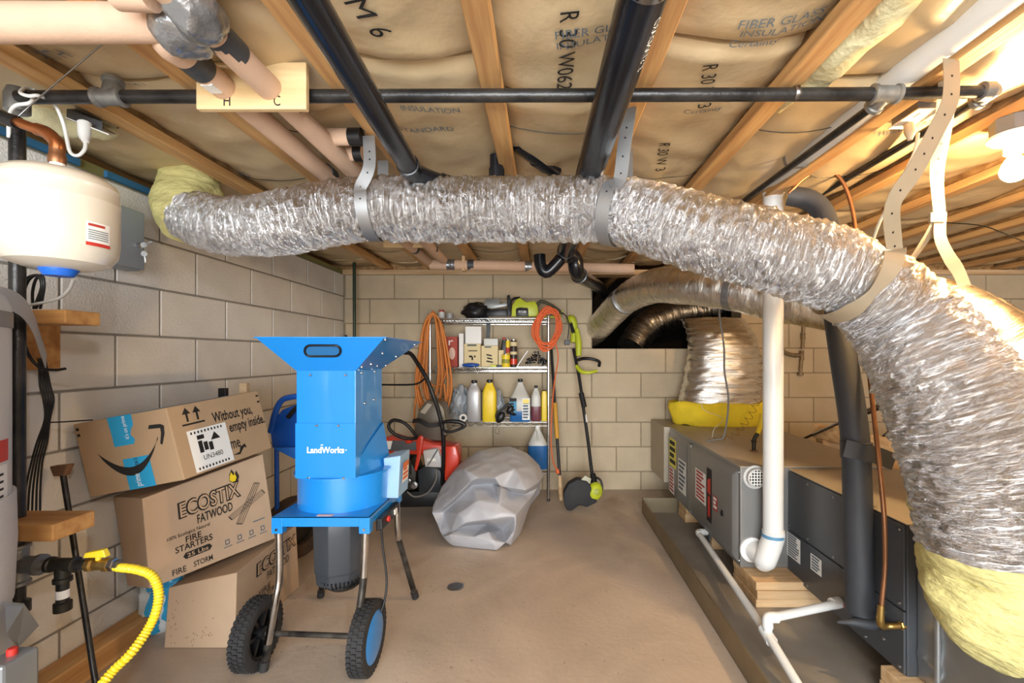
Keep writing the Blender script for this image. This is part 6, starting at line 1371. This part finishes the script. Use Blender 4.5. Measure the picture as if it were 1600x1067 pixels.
# blue scoop and tyre at the left behind the chipper
t = thing('snow_scoop', 'dark blue plastic scoop with a tube handle leaning behind the chipper', 'scoop', P(450, 720, 2.4))
slab('pan', [(421, 672), (426, 655), (440, 640), (470, 628), (500, 640), (500, 715), (462, 716), (424, 700)], 2.40, .05, BLUED, t, .012)
slab('rim', [(424, 700), (500, 697), (500, 716), (460, 718)], 2.36, .06, M('scoop_mid', '#2a66b8', .35), t, .008)
MB().tube([P(423, 675, 2.38), P(430, 645, 2.36), P(440, 626, 2.36), P(456, 620, 2.36), P(476, 620, 2.36), P(490, 630, 2.38)], .015, 12, 6).obj('handle', BLUED, t, smooth=60); MB().tube([P(432, 690, 2.43), Vector((P(432, 690, 2.43).x, 2.44, .002))], .012, 10).obj('stand', BLUED, t); MB().tube([P(450, 652, 2.37), P(462, 638, 2.36), P(475, 630, 2.36)], .012, 10, 4).obj('brace', BLACKP, t, smooth=60)
c = P(462, 772, 2.52); c.z = .165; t = thing('tyre', 'brown muddy tyre half hidden between the boxes and the chipper', 'tyre', (c.x, c.y, 0))
fixn(MB().lathe(c, [(.09, -.05), (.14, -.055), (.16, -.045), (.163, 0), (.16, .045), (.14, .055), (.09, .05), (.09, -.05)], 40, (.9, -.5, 0), cap=False).obj('tyre', M('muddy_rubber', '#4a3a2c', .9, var=.25, vscale=18, bump=.6, bscale=40), t, smooth=50)); MB().lathe(c, [(.092, -.02), (.092, .02), (.02, .03)], 24, (.9, -.5, 0)).obj('rim', DARKM, t, smooth=40)

# ------------------------------------------------------------------ folded grey tarp heap
def tarp():
    from mathutils.geometry import delaunay_2d_cdt
    # fold lines of the heap: (pixel in a 3.81x enlargement of the region from (580,600), depth)
    pts = {'A': (352, 762, 2.74), 'B': (415, 900, 2.66), 'C': (480, 972, 2.64), 'D': (755, 998, 2.585), 'E': (800, 948, 2.60), 'F': (830, 970, 2.645), 'F2': (895, 890, 2.74),
      'G': (940, 745, 2.86), 'H': (1000, 610, 2.90), 'I': (1032, 540, 2.92), 'J': (1000, 475, 2.95), 'K': (930, 405, 3.0), 'L': (820, 362, 3.04), 'M': (735, 372, 3.04), 'N': (640, 388, 3.02), 'O': (560, 440, 2.98), 'Q': (480, 520, 2.92), 'R': (415, 610, 2.86), 'S': (375, 690, 2.80),
      'a': (555, 508, 2.70), 'a2': (640, 560, 2.58), 'b': (600, 580, 2.60), 'b2': (602, 598, 2.76), 'c': (497, 682, 2.62), 'c2': (503, 698, 2.76), 'c3': (430, 742, 2.67), 'c4': (427, 758, 2.78),
      'd': (738, 562, 2.60), 'd2': (722, 592, 2.80), 'd3': (770, 612, 2.54), 'e': (920, 640, 2.55), 'e2': (918, 657, 2.80), 'e3': (845, 640, 2.76), 'h2': (1003, 585, 2.76), 'g0': (960, 500, 2.80), 'g1': (860, 500, 2.72), 'g2': (760, 470, 2.78), 'g3': (670, 450, 2.83), 'g4': (850, 430, 2.88),
      'm1': (640, 690, 2.58), 'm2': (760, 720, 2.54), 'm3': (865, 780, 2.52), 'm4': (930, 700, 2.70), 'm5': (560, 828, 2.54), 'm6': (470, 895, 2.58), 'm7': (700, 810, 2.505), 'm8': (520, 770, 2.57),
      'p1': (563, 843, 2.70), 'p2': (690, 832, 2.78), 'p3': (780, 872, 2.80), 'p4': (850, 795, 2.56), 'p5': (855, 870, 2.55), 'p6': (700, 880, 2.60), 'p7': (600, 910, 2.60), 'p8': (730, 930, 2.57), 'q1': (430, 905, 2.63)}
    names = list(pts); idx = {n: i for i, n in enumerate(names)}
    lines = ['A B C D E F F2 G H I J K L M N O Q R S A', 'a a2 d d3 e h2 I', 'b c c3 A', 'b2 c2 c4', 'a b a2', 'd2 e3 e2 H', 'b2 c2 m8 m6 B', 'm6 m5 m7 m3', 'p1 p2 p3 p4', 'p1 q1', 'm3 p5 E', 'p3 p5', 'p3 p8 D', 'm3 m4 G', 'O a', 'g3 g2 g1 e', 'g4 g0 h2', 'm1 m2 m3', 'M g2', 'K g4', 'p7 p6 p8', 'a g3', 'd g2']
    ed = set()
    for ln in lines:
        w = ln.split()
        for x, y in zip(w, w[1:]): ed.add((idx[x], idx[y]))
    co = [Vector((pts[n][0], -pts[n][1])) for n in names]
    outl = [idx[n] for n in lines[0].split()[:-1]]
    vo, eo, fo, ov, oe, of = delaunay_2d_cdt(co, list(ed), [], 0, 1e-4)
    dep = [pts[names[o[0]]][2] if o else 2.65 for o in ov]
    V = [P(580+v.x/3.81, 600-v.y/3.81, d) for v, d in zip(vo, dep)]
    ring = [k for n in outl for k, o in enumerate(ov) if n in o]
    poly = [vo[k] for k in ring]
    def inside(c):
        r = False
        for i in range(len(poly)):
            a, b = poly[i], poly[i-1]
            if (a.y > c.y) != (b.y > c.y) and c.x < (b.x-a.x)*(c.y-a.y)/(b.y-a.y)+a.x: r = not r
        return r
    F = [list(f) for f in fo if inside(sum((vo[i] for i in f), Vector((0, 0)))/len(f))]
    bm = bmesh.new(); bv = [bm.verts.new(v) for v in V]
    for f in F: bm.faces.new([bv[i] for i in f])
    # far side: the outline is carried back and down to the floor
    b1 = [bm.verts.new((V[k].x*.93-.022, V[k].y+.14, max(.004, V[k].z*.86))) for k in ring]; b2 = [bm.verts.new((V[k].x*.9-.03, V[k].y+.22, max(.003, V[k].z*.45))) for k in ring]
    for A_, B_ in (([bv[k] for k in ring], b1), (b1, b2)):
        for i in range(len(ring)):
            j = (i+1) % len(ring); bm.faces.new([A_[i], A_[j], B_[j], B_[i]])
    bm.faces.new(b2)
    bmesh.ops.triangulate(bm, faces=bm.faces[:]); bmesh.ops.recalc_face_normals(bm, faces=bm.faces[:])
    for it in range(4):
        bmesh.ops.subdivide_edges(bm, edges=bm.edges[:], cuts=1, use_grid_fill=True)
        bmesh.ops.triangulate(bm, faces=bm.faces[:])
        bmesh.ops.smooth_vert(bm, verts=bm.verts[:], factor=.20, use_axis_x=True, use_axis_y=True, use_axis_z=True)
    for v in bm.verts:
        c = v.co; w = noise.noise(c*6)*.010+(1-abs(noise.noise(c*9+Vector((4, 0, 0))))*2)*.007
        v.co = c+Vector((0, -1, .3))*w; v.co.z = max(.002, v.co.z)
    bm.normal_update(); me_v = [tuple(v.co) for v in bm.verts]; bm.verts.index_update(); me_f = [[v.index for v in f.verts] for f in bm.faces]; bm.free()
    t = thing('tarp', 'pale grey vinyl tarp folded into a big heap on the floor', 'tarp', (-.33, 2.75, 0))
    mk('folded_sheet', me_v, me_f, TARP, t, smooth=70)
tarp()

# ------------------------------------------------------------------ small things at the right
ww = YB-.03
t = thing('wall_pipe', 'iron pipe drop with a side elbow in front of the back wall', 'pipe', P(1252, 585, ww)); c = P(1253, 550, ww); IR = M('dull_iron', '#8c7a5f', .5, .4, var=.1, vscale=30)
MB().tube([P(1257, 490, ww), P(1254, 545, ww)], .012, 12).obj('pipe', IR, t, smooth=50); fitting(P(1255, 525, ww), (0, 0, 1), .0165, .05, IR, t, 'coupling'); fitting(P(1253, 555, ww), (0, 0, 1), .0165, .08, IR, t, 'tee', (-.06, 0, 0)); MB().tube([P(1252, 562, ww), P(1251, 580, ww)], .013, 12).obj('pipe', IR, t, smooth=50); MB().lathe(P(1251, 584, ww), [(.02, -.012), (.022, -.01), (.022, .012), (.016, .014)], 14).obj('cap', IR, t, smooth=40)
MB().tube([P(1246, 555, ww), P(1236, 554, ww), P(1226, 550, ww), P(1222, 545, ww)], .015, 12, 4).obj('elbow', IR, t, smooth=50)
cable('grey wire hanging from the ceiling to the furnace top', [P(1126, 462, 2.55), P(1124, 490, 2.6), P(1131, 540, 2.65), P(1132, 580, 2.7), P(1138, 620, 2.72), P(1136, 655, 2.74), P(1130, 683, 2.75), P(1116, 687, 2.76), P(1103, 690, 2.76)], .0058, PWIRE)
t = thing('gas_cock', 'yellow gas hose and iron pipe stub standing on the furnace top', 'pipe', P(1178, 706, 2.5)); zt = FZ1; yb = (CZ-zt)*K/(705-CY); b = P(1178, 705, yb)
MB().tube([b, b+Vector((0, 0, .045)), b+Vector((.004, 0, .07)), b+Vector((.022, 0, .10))], .0105, 12, 4).obj('iron_stub', DARKM, t, smooth=50); MB().lathe(b+Vector((0, 0, .001)), [(.022, 0), (.022, .004)], 18).obj('base_ring', COPPERD, t); MB().lathe(b+Vector((0, 0, .048)), [(.014, 0), (.016, .003), (.016, .012), (.013, .014)], 6).obj('union', DARKM, t)
MB().tube([b+Vector((.02, 0, .095)), b+Vector((.04, .01, .135)), b+Vector((.055, .02, .2))], .013, 12, 4).obj('yellow_hose', YELLOWP, t, smooth=50)
pts = []; p0 = [P(1108, 690, 2.78), P(1140, 684, 2.78), P(1165, 660, 2.74), P(1182, 628, 2.7), P(1190, 590, 2.66), P(1193, 555, 2.6)]; pa = catmull(p0, 26); _, A_, B_ = frames(pa)
for i in range(len(pa)): q = i*.78; pts.append(pa[i]+A_[i]*.018*math.cos(q)+B_[i]*.018*math.sin(q))
cable('thin copper control wire coiled in a spring from the furnace top', pts, .0014, COPPERD, 3, 'coiled_wire', 'wire')
cable('thin white wire across the yellow collar', [P(1112, 690, 2.9), P(1116, 670, 2.9), P(1130, 654, 3.1), P(1100, 640, 3.28), P(1096, 622, 3.28)], .0016, WHITE, 6, 'control_wire', 'wire')
# lumber and tools behind the cabinets
zt = FZ1
t = thing('sawhorse_board', 'long timber board lying behind the furnace', 'board', (1.95, 2.4, .55)); MB().beam(P(1215, 672, 3.05)+Vector((.25, 0, 0)), P(1460, 720, 2.3)+Vector((.1, 0, 0)), .05, .09).obj('board', LUMBER, t, bevel=.003)
c = P(1330, 700, 2.7)
tag(MB().box(1.72, 2.9, 2.28, 2.38, .001, .515).obj('storage_crate', ORWOOD, None, bevel=.004), 'low plywood panel standing behind the coil cabinet', 'panel')
tag(MB().box(1.80, 2.6, 2.95, 3.03, .001, .56).obj('storage_crate', LUMBER, None, bevel=.004), 'second timber panel standing further behind the furnace', 'panel')
for k, (p, q, r_, m_, lb) in enumerate(((P(1268, 680, 3.0), P(1420, 612, 2.5), .010, STEEL, 'steel rod tool slanting behind the black refrigerant line'), (P(1355, 645, 2.75), P(1425, 615, 2.6), .012, BLACKP, 'short black handle lying across the steel rod'), (P(1370, 690, 2.7), P(1412, 655, 2.6), .007, DARKM, 'thin dark rod below the black handle'))):
    t = thing('hand_tool', lb, 'tool', p); MB().tube([p, q], r_, 10).obj('rod', m_, t, smooth=50)
    if k == 0:
        d = (q-p).normalized(); sleeve(p+d*.28, d, .012, .06, STEEL, t, 'collar'); MB().beam(p-d*.06, p+d*.02, .05, .006).obj('blade', DARKM, t)
# outlet and flex conduit at the right ceiling
t = thing('outlet', 'white outlet under the joists at the upper right', 'outlet', P(1425, 190, 1.40)); c = P(1428, 186, 1.40)
with xf(T(c.x, c.y, c.z)):
    MB().box(-.035, .035, -.06, .06, -.002, .002).obj('plate', WHITE, t, bevel=.001); MB().box(-.03, .03, -.05, .05, .003, .055).obj('box', GREYP, t)
    for y in (-.028, .02):
        MB().box(-.014, .014, y-.014, y+.014, -.004, -.002).obj('socket', WHITE, t, bevel=.001)
t = thing('power_cord', 'plug and pale cord dropping from the upper right outlet', 'cord', P(1434, 215, 1.38))
MB().tube([c+Vector((.0, .02, -.004)), c+Vector((.004, .02, -.03)), c+Vector((.004, .02, -.055))], [.014, .016, .007], 10, 2).obj('plug', M('plug_tan', '#b9ab92', .5), t, smooth=50)
MB().tube([P(1434, 208, 1.42), P(1430, 235, 1.42), P(1415, 268, 1.43), P(1395, 310, 1.46), P(1375, 345, 1.52), P(1362, 380, 1.6)], .0055, 8, 6).obj('cord', M('cord_tan', '#c9bda6', .5), t, smooth=60)
cable('thin brown wire strung loosely between the joists at the far right', [P(1200+1100/4, 240+430/4, 2.1), P(1530, 352, 1.95), P(1565, 363, 1.85), P(1640, 395, 1.7)], .0025, DARKM, 6, 'ceiling_wire', 'wire')
